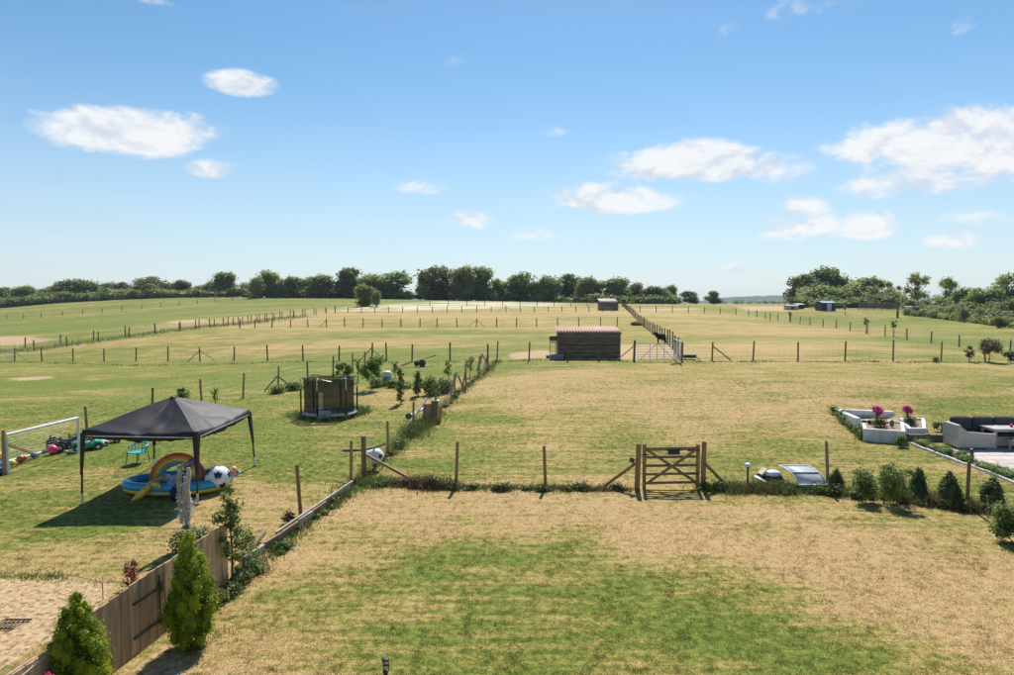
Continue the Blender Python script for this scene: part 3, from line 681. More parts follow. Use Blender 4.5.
# variants of broadleaf tree, unit height, crown about one unit wide
TV = []
for k in range(7):
    rr = random.Random(40 + k); bl = lumps(rr, 20, .44, .14 if k < 4 else .24, .86, .12, .21)
    bl += [(rr.uniform(-.12, .12), rr.uniform(-.12, .12), .80, .17, .17, .17), (0, 0, .45, .3, .3, .25)]
    TV.append((trunk_mesh(rr, .3, .028), crown_mesh('crown', bl, 4600, .036, M['oak'], 100 + k, core=.5)))
TVL = []
for k in range(3):
    rr = random.Random(70 + k); bl = lumps(rr, 12, .38, .28, .88, .10, .16)
    TVL.append((trunk_mesh(rr, .4, .025), crown_mesh('crown', bl, 1700, .028, M['light_leaf'], 140 + k, core=.5)))
TVH = []   # low rounded masses
for k in range(4):
    rr = random.Random(80 + k); bl = [(rr.uniform(-.42, .42), rr.uniform(-.35, .35), rr.uniform(.12, .62), .24 * rr.uniform(.8, 1.2), .24, .26 * rr.uniform(.8, 1.2)) for _ in range(12)]
    TVH.append((trunk_mesh(rr, .3, .03), crown_mesh('crown', bl, 2200, .040, M['oak'], 160 + k)))
_vc = [0]
MIX = random.Random(5)
def tree(name, label, px, top, wpx, base, D, group=None, var='o', m=None, lift=0):
    if m is None and var == 'o' and D > 205 and MIX.random() < .35: m = M['oak2']
    """a tree whose foot is at distance D; its crown reaches the given height"""
    D = D + MIX.uniform(-4, 4); p = AT(px, D); topz = PD(px, top, D)[2]; h = max(1.0, topz - p.z); wd = wpx / F * D
    pool = {'o': TV, 'l': TVL, 'h': TVH}[var]; _vc[0] += 1; tm, cm = pool[(_vc[0] * 5) % len(pool)]
    if m is not None:
        key = (cm.name, m.name)
        if key not in _mv: c2 = cm.copy(); c2.materials.clear(); c2.materials.append(m); _mv[key] = c2
        cm = _mv[key]
    root = thing(name, label, 'tree', p, random.uniform(0, 6.28), group)
    s = (wd / .76, wd / .76, h / 1.0)
    inst('trunk', tm, root, scale=(h, h, h)); inst('crown', cm, root, scale=s); return root
_mv = {}
M['oak2'] = leaf_mat('hedgerow_leaves', (.20, .25, .070), (.30, .345, .11), (.38, .40, .14), trans=.6, nscale=.3, fine=1.2, rnd=.2)
gL = 'trees of the wood along the left skyline'; gC = 'trees of the row along the central skyline'
ORD = ['first','second','third','fourth','fifth','sixth','seventh','eighth','ninth','tenth','eleventh','twelfth','thirteenth','fourteenth','fifteenth','sixteenth','seventeenth','eighteenth','nineteenth','twentieth','twenty first','twenty second','twenty third','twenty fourth','twenty fifth','twenty sixth','twenty seventh','twenty eighth']
# left wood
for i in range(24):
    px = -12 + i * 9.2 + random.uniform(-2, 2); top = 300 - min(1, (px + 40) / 120) * 12 + random.uniform(-2, 3)
    if px > 215: break
    tree('broadleaf_tree', '%s from left of the low round trees before the left wood' % ORD[i], px, top, random.uniform(20, 27), 0, 268, 'low trees fronting the wood on the left skyline', 'h', M['oak2'] if i % 3 == 0 else None)
for i, (px, top, wd_) in enumerate([(-10,288,26),(5,288,22),(24,287,22),(42,291,18),(52,287,20),(66,281,26),(97,286,20),(110,284,20),(121,283,22),(136,287,20),(171,285,22),(190,287,20),(202,286,18),(214,281,20)]):
    tree('broadleaf_tree', '%s from left of the middling trees above the left low row' % ORD[i], px, top - 1.5, wd_, 0, 285, gL, 'o')
for (px, top, wd_, lb) in [(85,280,24,'higher flat topped tree in the left part of the left skyline wood'),(150,275.5,30,'broad highest tree rising over the middle of the left skyline wood'),
    (181,280,22,'small domed tree just left of the tall one ending the left skyline wood'),(228,272,24,'tall narrow topped tree near the right end of the left skyline wood'),(248,282,18,'short round tree just right of the tall one ending the left skyline wood')]:
    tree('broadleaf_tree', lb, px, top, wd_, 0, 275, None, 'o')
for (px, top, wd_, lb) in [(272,270.5,22,'dense upright tree right of a small gap on the left skyline'),(291,275,22,'round tree joined to the dense upright one on the left skyline'),(258,277,14,'slim tree filling the gap left of the dense upright skyline tree'),
    (312,276,24,'low airy tree left of the tall dark skyline tree'),(327,275,28,'wide spreading tree directly left of the tall dark skyline tree'),(350,267.5,30,'tall dark tree rising behind the lone field tree'),(371,273,26,'middle tree of the clump behind the lone field tree'),
    (392,271.5,34,'wide tree with ragged right edge ending the clump behind the lone field tree'),(409,290,8,'tiny bush in the sky gap between the two central tree clumps'),
    (439,266.5,36,'large domed tree at the left end of the central skyline row'),(426,272,16,'narrow flank of foliage left of the large domed skyline tree'),(463,266,26,'tall tree second from left in the central skyline row'),(483,267,26,'tall tree third from left in the central skyline row'),(499,278,18,'lower tree in the dip of the central skyline row'),
    (519,273,30,'dark round tree in the middle of the central skyline row'),(535,280,16,'small dark tree beside the dark round one in the central skyline row'),(548,276,24,'pale edged tree right of middle in the central skyline row'),(568,273,28,'large leafy tree above the left end of the dark stable'),(585,277,22,'leafy tree just right of the large one over the stable'),(596,282,18,'yellowish green tree over the small distant shed'),
    (616,277,32,'wide round tree behind the small distant shed'),(635,283,20,'round tree right of the small distant shed'),(652,285,22,'tree left of the ragged pine at the end of the central row'),(671,285,13,'ragged narrow tree near the right end of the central row'),(662,288,20,'low tree under the ragged narrow one near the end of the central row'),
    (690,291,17,'small rounded tree detached right of the central skyline row'),(713,291,14,'smallest lone round tree at the right end of the skyline row')]:
    tree('broadleaf_tree', lb, px, top, wd_, 0, 232 if px < 430 else 222, None, 'o')
for i, px in enumerate((262, 281, 300, 319, 338, 360, 381, 400, 428, 445, 470, 492, 508, 528, 541, 558, 577, 592, 607, 626, 641, 655, 668)):
    tree('broadleaf_tree', '%s from left of the low trees under the central skyline row' % ORD[i], px, 289 + random.uniform(-3, 3) + (px > 600) * 3, 24, 0, 236 if px < 430 else 227, 'low undergrowth trees at the foot of the central skyline rows', 'h')
hedge('undergrowth', 'continuous dark undergrowth along the foot of the left and central skyline woods', [AT(x, D) for x, D in ((-40,262),(60,262),(170,246),(255,242),(330,236),(410,232))], 3.2, 5, 5200, .42, M['oak'], 'undergrowth', core=.8, seed=401)
hedge('undergrowth', 'continuous dark undergrowth along the foot of the central skyline row', [AT(x, D) for x, D in ((424,229),(507,221),(600,211),(682,206))], 2.8, 5, 4200, .42, M['oak'], 'undergrowth', core=.8, seed=402)
# field trees
tree('hawthorn_tree', 'lone small tree standing in front of the skyline wood in the far field', 365, 283, 18, 0, 168, None, 'o', M['oak2'])
tree('hawthorn_tree', 'small round bush tree immediately right of the lone field tree', 377, 291, 9, 0, 165, None, 'o')
# right hand clump
for (px, top, wd_, var, D, m_, lb) in [(803,273,30,'o',205,None,'dark tree at the left end of the dense right hand clump'),(831,267.5,34,'o',208,None,'dark tallest tree crowning the dense right hand clump'),(818,270,24,'o',207,None,'dark tree left of the tallest one in the right hand clump'),
    (812,282,26,'h',190,'oak2','pale green mounded tree low at the left of the right hand clump'),(832,279,32,'h',188,'oak2','largest pale green mounded tree in front of the tallest right hand tree'),(851,281,30,'h',187,'oak2','pale green mounded tree in the middle of the right hand clump'),(873,282,24,'h',186,'oak2','pale green mounded tree nearest the netted enclosure in the right hand clump'),
    (886,288,24,'h',180,None,'very dark rounded tree at the right end of the right hand clump'),(862,277.5,34,'o',200,None,'dark tree behind the mounded trees of the right hand clump'),(801,292,16,'h',186,None,'dark low bush at the left foot of the right hand clump'),(825,294,30,'h',180,None,'dark low bush behind the blue and white field shelter'),(850,294,30,'h',180,None,'dark low bush behind the left end of the tall netted enclosure'),(870,294,28,'h',178,None,'dark low bush behind the middle of the tall netted enclosure'),
    (888,280,14,'l',200,None,'airy pale tree rising behind the right end of the right hand clump'),(899,284,14,'l',200,None,'thin pale tree in the gap left of the tall airy tree'),
    (917,272.5,24,'l',185,'oak2','tall airy tree standing alone right of the dense clump'),(921,296,16,'h',165,None,'small very dark round bush under the tall airy tree'),(908,296,12,'l',170,'light_leaf','yellow green bush left of the small very dark round bush'),
    (945,277,22,'l',170,'oak2','tall straggly tree with sky showing through its top'),(950,290,24,'h',165,'oak2','broad bushy base below the tall straggly tree'),(964,288,24,'o',160,'oak2','flat topped tree right of the tall straggly tree'),(979,287,24,'o',155,'oak2','rounded olive tree left of the large tree at the right edge'),
    (1004,271.5,34,'l',160,'oak2','large open crowned tree at the right edge'),(1024,275,34,'o',160,None,'dark tree cut by the right edge'),(992,288,24,'o',150,'light_leaf','yellowish tree low in front of the large right edge tree'),(1008,292,26,'h',145,None,'dark bush below the large right edge tree'),(934,295,16,'h',168,None,'low dark bush between the very dark round one and the straggly tree'),(970,299,26,'h',150,None,'low dark hedge tree beneath the flat topped tree'),(1035,290,30,'h',140,'oak2','hedge tree just past the right edge')]:
    tree('broadleaf_tree', lb, px, top, wd_, 0, D, None, var, M[m_] if m_ else None)
# hedge on the right: a long low mass
hedge('hedge', 'scruffy low hedge bordering the right hand field below the trees', PX([(903,315),(930,317.5),(960,321),(1000,326),(1060,333)]), 1.6, 2.2, 8000, .16, M['oak2'], seed=6)
hedge('hedge', 'band of pale scrub behind the low hedge on the right', [AT(905,172), AT(950,150), AT(1000,135), AT(1060,125)], 2.0, 3.5, 7000, .22, M['light_leaf'], seed=7)
for (px, py, w_, h_, m_, lb) in [(965,322,13,15,'olive_shrub','brownish leafless looking shrub standing in front of the right hedge'),(1000,328,16,12,'conifer','dark bush at the right end of the right hedge'),(984,324,10,9,'garden_leaf','pale green bush beside the dark one at the right hedge')]:
    p = P(px, py); k = p.y / F; root = thing('shrub', lb, 'shrub', p)
    rr = random.Random(px); bl = lumps(rr, 9, .4 * w_ * k, .15 * h_ * k, .8 * h_ * k, .12 * h_ * k, .22 * h_ * k)
    inst('foliage', crown_mesh('foliage', bl, 900, .12, M[m_], px, core=.4), root)
    MB().tube([(0, 0, -.1), (0, 0, .6 * h_ * k)], .08, 6).build('stem', M['bark'], root)
# blue hills on the horizon
def hill(name, x0, x1, y, zt, seed):
    rr = random.Random(seed); b = MB(); n = 40; base = 1.0; vs = []; fs = []
    for i in range(n + 1):
        t = i / n; x = x0 + (x1 - x0) * t; hh = zt * (math.sin(math.pi * t) ** .6) * (1 + .10 * math.sin(t * 9 + seed) + .04 * rr.uniform(-1, 1))
        for j, (dy, k) in enumerate(((-700, 0), (-350, .6), (0, 1), (350, .6), (700, 0))): vs.append((x, y + dy, -3 + (hh + 3) * k))
    for i in range(n):
        for j in range(4): a = i * 5 + j; fs.append((a, a + 5, a + 6, a + 1))
    b.add(vs, fs).build(name, M['hill'], None, True, kind='structure')
M['hill'] = mat('wooded_hill', (.045, .075, .04), (.09, .12, .05), rough=1, scale=.006, spec=0)
hill('hill', 860, 1420, 3000, 40, 1)
hill('hill', 1250, 2300, 3700, 34, 3)
# far woods at the foot of the hills
def far_wood(label, x0, x1, y, h, n, seed):
    rr = random.Random(seed); bl = []; o = Vector(((x0 + x1) / 2, y, gz((x0 + x1) / 2, y)))
    for i in range(n):
        x = x0 + (x1 - x0) * i / n; bl.append((x - o.x, rr.uniform(-20, 20), h * .4 + gz(x, y) - o.z, h * 1.1, h, h * rr.uniform(.4, .7)))
    root = inst('distant_wood', crown_mesh('distant_wood', bl, n * 90, h * .18, M['oak'], seed), None, o); tag(root, label, 'wood', kind='stuff')
far_wood('far hazy belt of woodland on the horizon between the skyline row and the right clump', 300, 720, 1000, 6, 40, 3)
far_wood('far hazy belt of woodland seen low behind the left wood', -500, -90, 700, 5, 40, 4)

# ---------------------------------------------------------------- garden plants
def conifer_blobs(h, w, rr, n=70, base=.02):
    out = []
    for i in range(n):
        t = (i + .5) / n; z = h * (base + (1 - base) * t); rad = w / 2 * float(np.interp(t, [0, .12, .35, .55, .72, .86, 1], [.60, .86, 1, .90, .70, .43, .10]))
        rad *= rr.uniform(.84, 1.12); a = i * 2.4 + rr.uniform(-.4, .4); r = max(.07 * w, rad * .34)
        out.append((math.cos(a) * rad * .68, math.sin(a) * rad * .68, z - .07 * h * t, r, r, r * 1.5))
    for i in range(6): out.append((0, 0, h * (.15 + .12 * i), w * .33 * (1 - (i / 8) ** 2), w * .33 * (1 - (i / 8) ** 2), h * .13))
    return out
def shrub(name, label, p, h, w_, m, n=2500, size=.03, kind='round', seed=1, stem=.03, group=None, core=.6, clear=.15, cat='shrub', asp=.5):
    root = thing(name, label, cat, p, 0, group); rr = random.Random(seed)
    if kind == 'cone': bl = conifer_blobs(h, w_, rr)
    else: bl = lumps(rr, 12, w_ * .42, h * clear + .1 * h, h * .85, min(h, w_) * .13, min(h, w_) * .24)
    inst('foliage', crown_mesh('foliage', bl, n, size, m, seed, core=core, shell=.5, asp=asp), root)
    b = MB(); b.tube([(0, 0, -.05), (0.01, 0, h * .3), (0, .01, h * .7)], [stem, stem * .8, stem * .4], 6)
    for i in range(0 if kind == 'cone' else 5):
        a = rr.random() * 6.28; b.tube([(0, 0, h * (.12 + .1 * i)), (math.cos(a) * w_ * .3, math.sin(a) * w_ * .3, h * (.3 + .12 * i))], [stem * .5, stem * .2], 5)
    b.build('stem', M['bark'], root); return root
shrub('golden_conifer', 'tall golden green conifer against the board fence right of its gate', P(188, 650) + Vector((0, .1, 0)), 1.88, .80, M['golden'], 17000, .019, 'cone', 3, core=.62, asp=.4)
shrub('golden_conifer', 'bright golden green conifer at the bottom left below the fence gate', G(-5.60, 8.6), 1.66, .80, M['golden'], 19000, .018, 'cone', 4, core=.62, asp=.4)
shrub('spreading_bush', 'green spreading bush cut by the right edge of the lawn', P(1018, 545), 1.1, 1.3, M['garden_leaf'], 4500, .04, 'round', 9)
hd = 'young shrubs planted along the near right fence'
for k, (px, py, h_, w_, kind, m_, lb) in enumerate([(836,490,.62,.45,'cone','conifer','dark cone shaped shrub just right of the fence post by the clear canopy'),(862,502,1.0,.85,'round','garden_leaf','round leafy shrub second in the row along the near right fence'),
    (888,490,.75,.45,'cone','conifer','dark pointed shrub behind the broadest bush of the near right row'),(897,506,1.15,1.25,'round','garden_leaf','broadest leafy bush in the row along the near right fence'),
    (918,500,.95,.50,'cone','conifer','dark narrow conifer right of the broadest bush'),(949,505,.95,.62,'cone','conifer','dark conical shrub left of the right hand fence post'),(992,508,.85,.66,'cone','conifer','dark conical shrub right of the right hand fence post')]):
    shrub('young_conifer' if kind == 'cone' else 'leafy_shrub', lb, P(px, py), h_, w_, M[m_], 2600 if kind == 'cone' else 2400, .028 if kind == 'cone' else .034, kind, 20 + k, .02, hd, core=.6 if kind == 'cone' else .35)
# fruit tree by the board fence
def sapling(name, label, p, h, w_, m, n, size, seed, stake=False, leaves_from=.3, cat='tree', r=.02, core=0, blobs=None):
    root = thing(name, label, cat, p); rr = random.Random(seed); b = MB()
    b.tube([(0, 0, -.05), (.02, 0, h * .35), (-.02, .02, h * .7), (.02, 0, h * .97)], [r * 1.3, r, r * .7, r * .3], 6)
    bl = []
    for i in range(blobs or 12):
        z = h * (leaves_from + (1 - leaves_from) * (i + .5) / (blobs or 12)); a = rr.random() * 6.28; L = w_ * .5 * rr.uniform(.4, 1)
        e = (math.cos(a) * L, math.sin(a) * L, z + .08 * h); b.tube([(0, 0, z - .05 * h), e], [r * .4, r * .15], 4)
        q = w_ * rr.uniform(.14, .24); bl.append((e[0] * .8, e[1] * .8, e[2], q, q, q * 1.2))
    b.build('trunk', M['bark'], root, True)
    inst('crown', crown_mesh('crown', bl, n, size, m, seed, core=core, shell=.25), root)
    if stake: MB().tube([(.12, 0, -.1), (.12, 0, h * .55)], .035, 6).build('stake', M['post_grey'], root)
    return root
sapling('young_fruit_tree', 'slender young fruit tree at the end of the board fence', P(232, 588), 1.72, .55, M['garden_leaf'], 1500, .030, 31, leaves_from=.25, blobs=16)
sapling('young_fruit_tree', 'sprawling leafy sapling low beside the slender fruit tree', P(243, 575), .85, .8, M['garden_leaf'], 700, .026, 32, leaves_from=.3)
hedge('weed_clump', 'green weeds growing at the foot of the fruit tree and board fence end', PX([(205,610),(225,598),(245,578),(258,566)]), .28, .35, 2600, .03, M['weed'], 'weeds', seed=33)
sapling('small_shrub', 'small red leaved shrub behind the board fence gate', P(131, 589), .45, .3, M['red_leaf'], 500, .025, 34, leaves_from=.15, cat='shrub')
hedge('flowering_weeds', 'tall white flowered weeds behind the board fence', PX([(166,556),(185,552),(207,545)]), .5, .4, 1600, .026, M['weed'], 'weeds', core=0, seed=35)
rootw = [o for o in scene.objects if o.name.startswith('flowering_weeds')][0]
inst('blossom', crown_mesh('blossom', [(-.2 + .25 * i, .1 * (i % 2), .42 + .06 * (i % 3), .12, .1, .08) for i in range(7)], 90, .016, M['white_fl'], 3, core=0), rootw)
pf = P(38, 735)
pf = Vector((-5.55, 7.9, gz(-5.55, 7.9)))
root = thing('flowering_plant', 'magenta flowered plant climbing the fence at the bottom left corner', 'plant', pf)
inst('foliage', crown_mesh('foliage', [(0, 0, .45, .16, .14, .3), (-.15, -.05, .55, .12, .1, .2)], 260, .03, M['garden_leaf'], 5, core=0), root)
inst('blossom', crown_mesh('blossom', [(.02, .02, .84, .05, .05, .04), (.07, .0, .72, .03, .03, .03), (-.22, 0, .66, .04, .03, .05)], 160, .018, M['pink'], 6, core=.8), root)
# plants in the middle left paddock
sapling('young_tree', 'bushy young tree with long bright leaves right of the trampoline', P(372, 390), 1.55, 1.3, M['fresh_leaf'], 1100, .07, 41, leaves_from=.4)
shrub('leafy_bush', 'pale green bush directly behind the trampoline', P(345, 378), 1.0, 1.5, M['fresh_leaf'], 1400, .06, 'round', 42)
sapling('climbing_plant', 'dark climber on a stake, left of the two beside the middle fence', P(401, 404), 1.6, .34, M['garden_leaf'], 1300, .04, 43, leaves_from=.0, core=.5, cat='plant', blobs=22)
sapling('climbing_plant', 'dark climber on a stake, right of the two beside the middle fence', P(418, 396), 1.2, .46, M['garden_leaf'], 1300, .04, 44, leaves_from=.05, core=.5, cat='plant', blobs=20)
hedge('berry_bushes', 'loose row of green berry bushes against the middle fence', PX([(432,395),(442,393),(455,391)]), 1.15, 1.0, 2600, .05, M['garden_leaf'], 'bushes', core=.5, seed=45)
hedge('low_bushes', 'low straggling bushes behind the saplings, ahead of the far cross fence', PX([(365,388),(385,386),(405,388),(430,386)]), .5, .9, 1600, .05, M['garden_leaf'], 'bushes', core=.5, seed=46)
hedge('low_bushes', 'low dark bushes left of the trampoline under the propped post', PX([(276,394),(290,390),(300,389)]), .55, .8, 1400, .05, M['garden_leaf'], 'bushes', core=.5, seed=47)
shrub('leafy_bush', 'pale leafy bush showing just above the gazebo roof', P(181, 404), .85, 1.0, M['fresh_leaf'], 900, .05, 'round', 48)
sapling('young_tree', 'small sapling right of the bush above the gazebo roof', P(215, 405), .75, .4, M['fresh_leaf'], 150, .05, 49)
for k, (px, py, h_, lb) in enumerate([(436,404,.9,'low sapling beside the leaning boards of the middle fence'),(448,384,1.2,'thin sapling among the berry bushes by the middle fence'),(470,377,1.1,'thin sapling near the far end of the middle fence'),(358,382,1.3,'thin sapling between the trampoline bush and the bushy young tree'),(395,378,.9,'small sapling just right of the teal drum')]):
    sapling('young_tree', lb, P(px, py), h_, .5, M['fresh_leaf'], 260, .05, 200 + k, leaves_from=.35)
# right field shrubs
shrub('hawthorn_bush', 'multi stemmed olive green bush at the right end of the widely spaced fence', P(989, 362), 1.55, 1.75, M['olive_shrub'], 2600, .055, 'round', 50, .035, core=.2, clear=.25)
shrub('small_bush', 'narrow scraggly bush left of the multi stemmed olive bush', P(969, 362), 1.15, .55, M['olive_shrub'], 600, .05, 'round', 51, .03, core=.2)
shrub('small_bush', 'low dark bush cut by the right edge beyond the patio', P(1011, 363), .75, 1.1, M['conifer'], 1300, .05, 'round', 52)
shrub('small_bush', 'tiny bush at the foot of the rightmost field post', P(936, 362.5), .35, .45, M['garden_leaf'], 300, .04, 'round', 53)
for k, (px, py, h_, lb) in enumerate([(893,337,1.85,'staked sapling with bright top beside the slanting fence, nearest of the four'),(866,333.5,1.9,'thin bare staked sapling beside the slanting fence, second nearest'),(790,322,1.7,'sapling at the corner post where the slanting fence begins'),(845,315,1.9,'young green tree beyond the slanting fence near the field shelter')]):
    sapling('staked_sapling', lb, P(px, py), h_, .7, M['fresh_leaf'], 300, .07, 60 + k, stake=True, leaves_from=.6, r=.035)
# guards
o = thing('tree_guard', 'brown stump like guard standing at the left end of the right hedge', 'tree guard', P(897.5, 318))
MB().lathe((0, 0, 0), [(.22, -.1), (.24, .8), (.2, 1.6), (.12, 1.75)], 9).build('tube', M['post_grey'], o)

def clumps(label, path, n, h, seed, m='weed', w_=.3):
    rr = random.Random(seed); tot = sum((b - a).length for a, b in zip(path[:-1], path[1:])); bl = []; o = path[0]
    for i in range(n):
        s = (rr.random() ** 1.0) * tot
        for a, b in zip(path[:-1], path[1:]):
            L = (b - a).length
            if s <= L: p = a.lerp(b, s / L); break
            s -= L
        k = rr.random() ** 2 * .8 + .35; g = G(p.x + rr.uniform(-.12, .12), p.y + rr.uniform(-.15, .15)) - o; bl.append((g.x, g.y, g.z + h * k * .35, w_ * k * rr.uniform(.7, 1.3), w_ * k * .7, h * k * .6))
    tag(inst('weed_clumps', crown_mesh('weed_clumps', bl, n * 75, .030, M[m], seed, core=.55, shell=.4), None, o), label, 'weeds', kind='stuff')
M['dark_weed'] = leaf_mat('dark_weed_leaves', (.055, .09, .02), (.11, .155, .035), (.18, .15, .07), nscale=2.5, fine=9)
clumps('dark leafy weed clumps under the near fence left of the gate', PX([(372,485),(456,489),(545,490),(634,491)]), 46, .25, 301, 'dark_weed')
clumps('dark leafy weed clumps under the near fence right of the gate', PX([(703,491),(745,491),(800,492),(828,493)]), 34, .34, 302, 'dark_weed')
clumps('dark leafy weeds between the young shrubs of the right hand row', PX([(828,494),(900,503),(967,510),(1010,518)]), 46, .36, 303, 'dark_weed')
clumps('brownish seeding docks in the near fence left of the gate', PX([(400,485),(432,487),(450,488)]), 16, .42, 304, 'red_weed', .22)
clumps('leafy weed clumps under the middle fence', PX([(366,478),(388,456),(413,434),(435,417),(455,396),(479,378)]), 34, .34, 305, 'weed')
clumps('leafy weed clumps at the foot of the timber edging', PX([(256,572),(305,526),(352,492)]), 16, .26, 306, 'weed')

# ---------------------------------------------------------------- weeds along the fence feet
def weeds(label, path, width, n, h, m, seed, lean=.9, wd=.02, hvar=.7):
    rnd = np.random.default_rng(seed); segs = np.array([[a.x, a.y, b.x, b.y] for a, b in zip(path[:-1], path[1:])]); L = np.hypot(segs[:, 2] - segs[:, 0], segs[:, 3] - segs[:, 1])
    k = rnd.choice(len(segs), n, p=L / L.sum()); t = rnd.random(n); off = rnd.normal(size=(n, 2)) * width * .5
    xy = np.stack([segs[k, 0] + (segs[k, 2] - segs[k, 0]) * t, segs[k, 1] + (segs[k, 3] - segs[k, 1]) * t], -1)
    cl = np.sin(xy[:, 0] * 3.1 + seed) * np.sin(xy[:, 0] * 1.3 + xy[:, 1] * 2.2) * .5 + .5
    cl2 = np.sin(xy[:, 0] * 9.1 + seed * 2 + xy[:, 1] * 8) * .5 + .5
    ok = rnd.random(n) < .12 + .75 * cl * cl2 + .2 * cl2; xy, off, cl = xy[ok], off[ok], cl[ok]; n = len(xy)
    xy = xy + off; hh = h * (1 - hvar + hvar * rnd.random(n) * 1.5) * (.55 + .7 * cl)
    v = blades(xy, hh, np.full(n, wd) * (.6 + .8 * rnd.random(n)), lean)
    # leaves on them: a second short wide blade
    o_ = path[0]; v = v - np.array([o_.x, o_.y, o_.z])
    me = npmesh('weeds', v, 3, m); o = inst('fence_weeds', me, None, o_); tag(o, label, 'weeds', kind='stuff'); return o
weeds('green weeds along the foot of the near fence left of the gate', PX([(362,484),(456,488),(545,489),(637,491)]), .30, 6500, .13, M['weed'], 1, wd=.025)
weeds('dark red seeding weeds in the near fence left of the gate', PX([(395,484),(430,487),(452,488)]), .40, 3600, .26, M['red_weed'], 2)
weeds('dark red weeds scattered under the near fence left of the gate', PX([(456,489),(640,491)]), .3, 3500, .13, M['red_weed'], 12)
weeds('tall green weeds right of the field gate', PX([(700,491),(745,490),(800,491),(828,492)]), .42, 9000, .22, M['weed'], 3, wd=.025)
weeds('dark red weeds around the clear arched canopy', PX([(730,491),(785,491),(825,492)]), .4, 4500, .26, M['red_weed'], 4)
weeds('grassy weeds between the young shrubs of the near right fence', PX([(828,492),(900,500),(967,508),(1030,520)]), .45, 9500, .20, M['weed'], 5, wd=.022)
weeds('straw coloured seeding grasses between the young conifers', PX([(905,500),(950,506),(990,510)]), .4, 6000, .30, M['dead_weed'], 6)
weeds('tall grass under the middle fence up to the stable paddock', PX([(364,478),(388,456),(413,434),(435,417),(455,396),(479,378),(497,362)]), .45, 9000, .22, M['weed'], 7, wd=.02)
weeds('rank weeds where the boards stand against the middle fence', PX([(408,440),(420,428),(430,421)]), .6, 3500, .42, M['weed'], 8, wd=.022)
weeds('weeds at the foot of the low timber edging', PX([(250,575),(305,526),(352,492)]), .3, 4500, .13, M['weed'], 9, wd=.02)
weeds('weeds at the foot of the corner post by the white drum', PX([(345,492),(366,482),(392,484)]), .5, 3000, .2, M['weed'], 10, wd=.025)
weeds('long grass around the foot of the trampoline', PX([(296,416),(318,421),(340,419),(362,411)]), .55, 12000, .30, M['weed'], 11, wd=.03)
weeds('long grass strip between the two fences of the left hill', PX([(-30,355),(60,346),(133,336.5),(225,325.5),(300,316)]), 4.0, 12000, .35, M['weed'], 13, wd=.06)
weeds('ragged grass edge where the wood chips meet the field', PX([(-40,575),(30,577),(70,578),(100,583)]), .22, 2600, .06, M['weed'], 14, wd=.02)
weeds('dark grass line at the foot of the field cross fences', PX([(497,362),(634,362)]) , .3, 1800, .11, M['weed'], 15, wd=.04)
weeds('dark grass line under the widely spaced fence posts', PX([(684,362),(800,362),(990,363)]) , .3, 3000, .10, M['weed'], 16, wd=.04)
weeds('grass line under the left cross fence', PX([(0,362),(300,362),(490,362)]) , .4, 3500, .12, M['weed'], 17, wd=.05)
# ---------------------------------------------------------------- gazebo
c1, c2, c3, c4 = P(82, 505), P(197.5, 505), P(255, 466), P(154, 467)
o0 = (c1 + c2 + c3 + c4) / 4; o0.z = gz(o0.x, o0.y)
t_ = thing('gazebo', 'black pop up gazebo with sagging pointed cloth roof on four thin legs', 'gazebo', o0)
tops = []
for k, (c, px, py) in enumerate(((c1, 82, 432), (c2, 197, 434), (c3, 250, 411), (c4, 154, 416))):
    tp = Vector(PD(px, py, c.y)) ; tp.z = min(tp.z, c.z + 2.0); tops.append(tp - o0)
zt = sum(p.z for p in tops) / 4
pk = Vector(PD(173, 396.5, o0.y)) - o0
for k, c in enumerate((c1, c2, c3, c4)):
    b = MB(); b.bar(c - o0, tops[k] + Vector((0, 0, -.02)), .038); b.box(c - o0 + Vector((0, 0, .01)), (.09, .09, .02)); lg_ = b.build('leg', M['black_plastic'], t_)
    MB().bar(c - o0, (c - o0).lerp(tops[k], .16), .042).build('foot_tube', M['galv'], lg_)
    # cloth sleeve widening to the corner
    a = (c - o0).lerp(tops[k], .42); s = MB(); n1 = tops[(k + 1) % 4] - tops[k]; n2 = tops[(k - 1) % 4] - tops[k]; n1.normalize(); n2.normalize(); u = tops[k]
    dz = Vector((0, 0, -.05)); e = .025
    for nn in (n1, n2):
        off = (n1 + n2) * -.022
        s.add([a + off, a + off + nn * .06, u + dz + off + nn * .14, u + dz + off, a + off * 1.4, a + off * 1.4 + nn * .05, u + dz + off * 1.4 + nn * .14, u + dz + off * 1.4], [(0,1,2,3),(7,6,5,4),(0,4,5,1),(1,5,6,2),(2,6,7,3),(3,7,4,0)])
    s.build('leg_sleeve', M['black_cloth'], t_)
def roof_pt(i, s, q):   # side i, s along eave 0..1, q from eave(0) to peak(1)
    a, b_ = tops[i], tops[(i + 1) % 4]; e = a.lerp(b_, s); p = e.lerp(pk, q)
    hipn = abs(2 * s - 1); sag = .035 * math.sin(math.pi * q) * hipn ** 1.5 - .09 * math.sin(math.pi * q) * (1 - hipn) - .04 * (1 - q) * math.sin(math.pi * s)
    wr = .022 * math.sin(s * 23 + i * 2 + 3 * q) * math.sin(q * 5 + 1) + .018 * math.sin((s * 9 + q * 14) + i) + .014 * math.sin(s * 37 - q * 11)
    for ss in (s, 1 - s):
        dd = math.hypot(q * 1.3, ss); wr += .016 * math.sin(20 * math.atan2(q, ss + .02) + i) * math.exp(-3.2 * dd) * min(1, dd * 8) / max(.35, (1 - abs(2 * s - 1)) * (1 - q) + .35)
    near_corner = max(0, 1 - q * 5) * max(0, abs(2 * s - 1) - .6) * .12
    return p + Vector((0, 0, sag + wr * (1 - abs(2 * s - 1)) * (1 - q) + near_corner))
NS, NQ = 32, 20
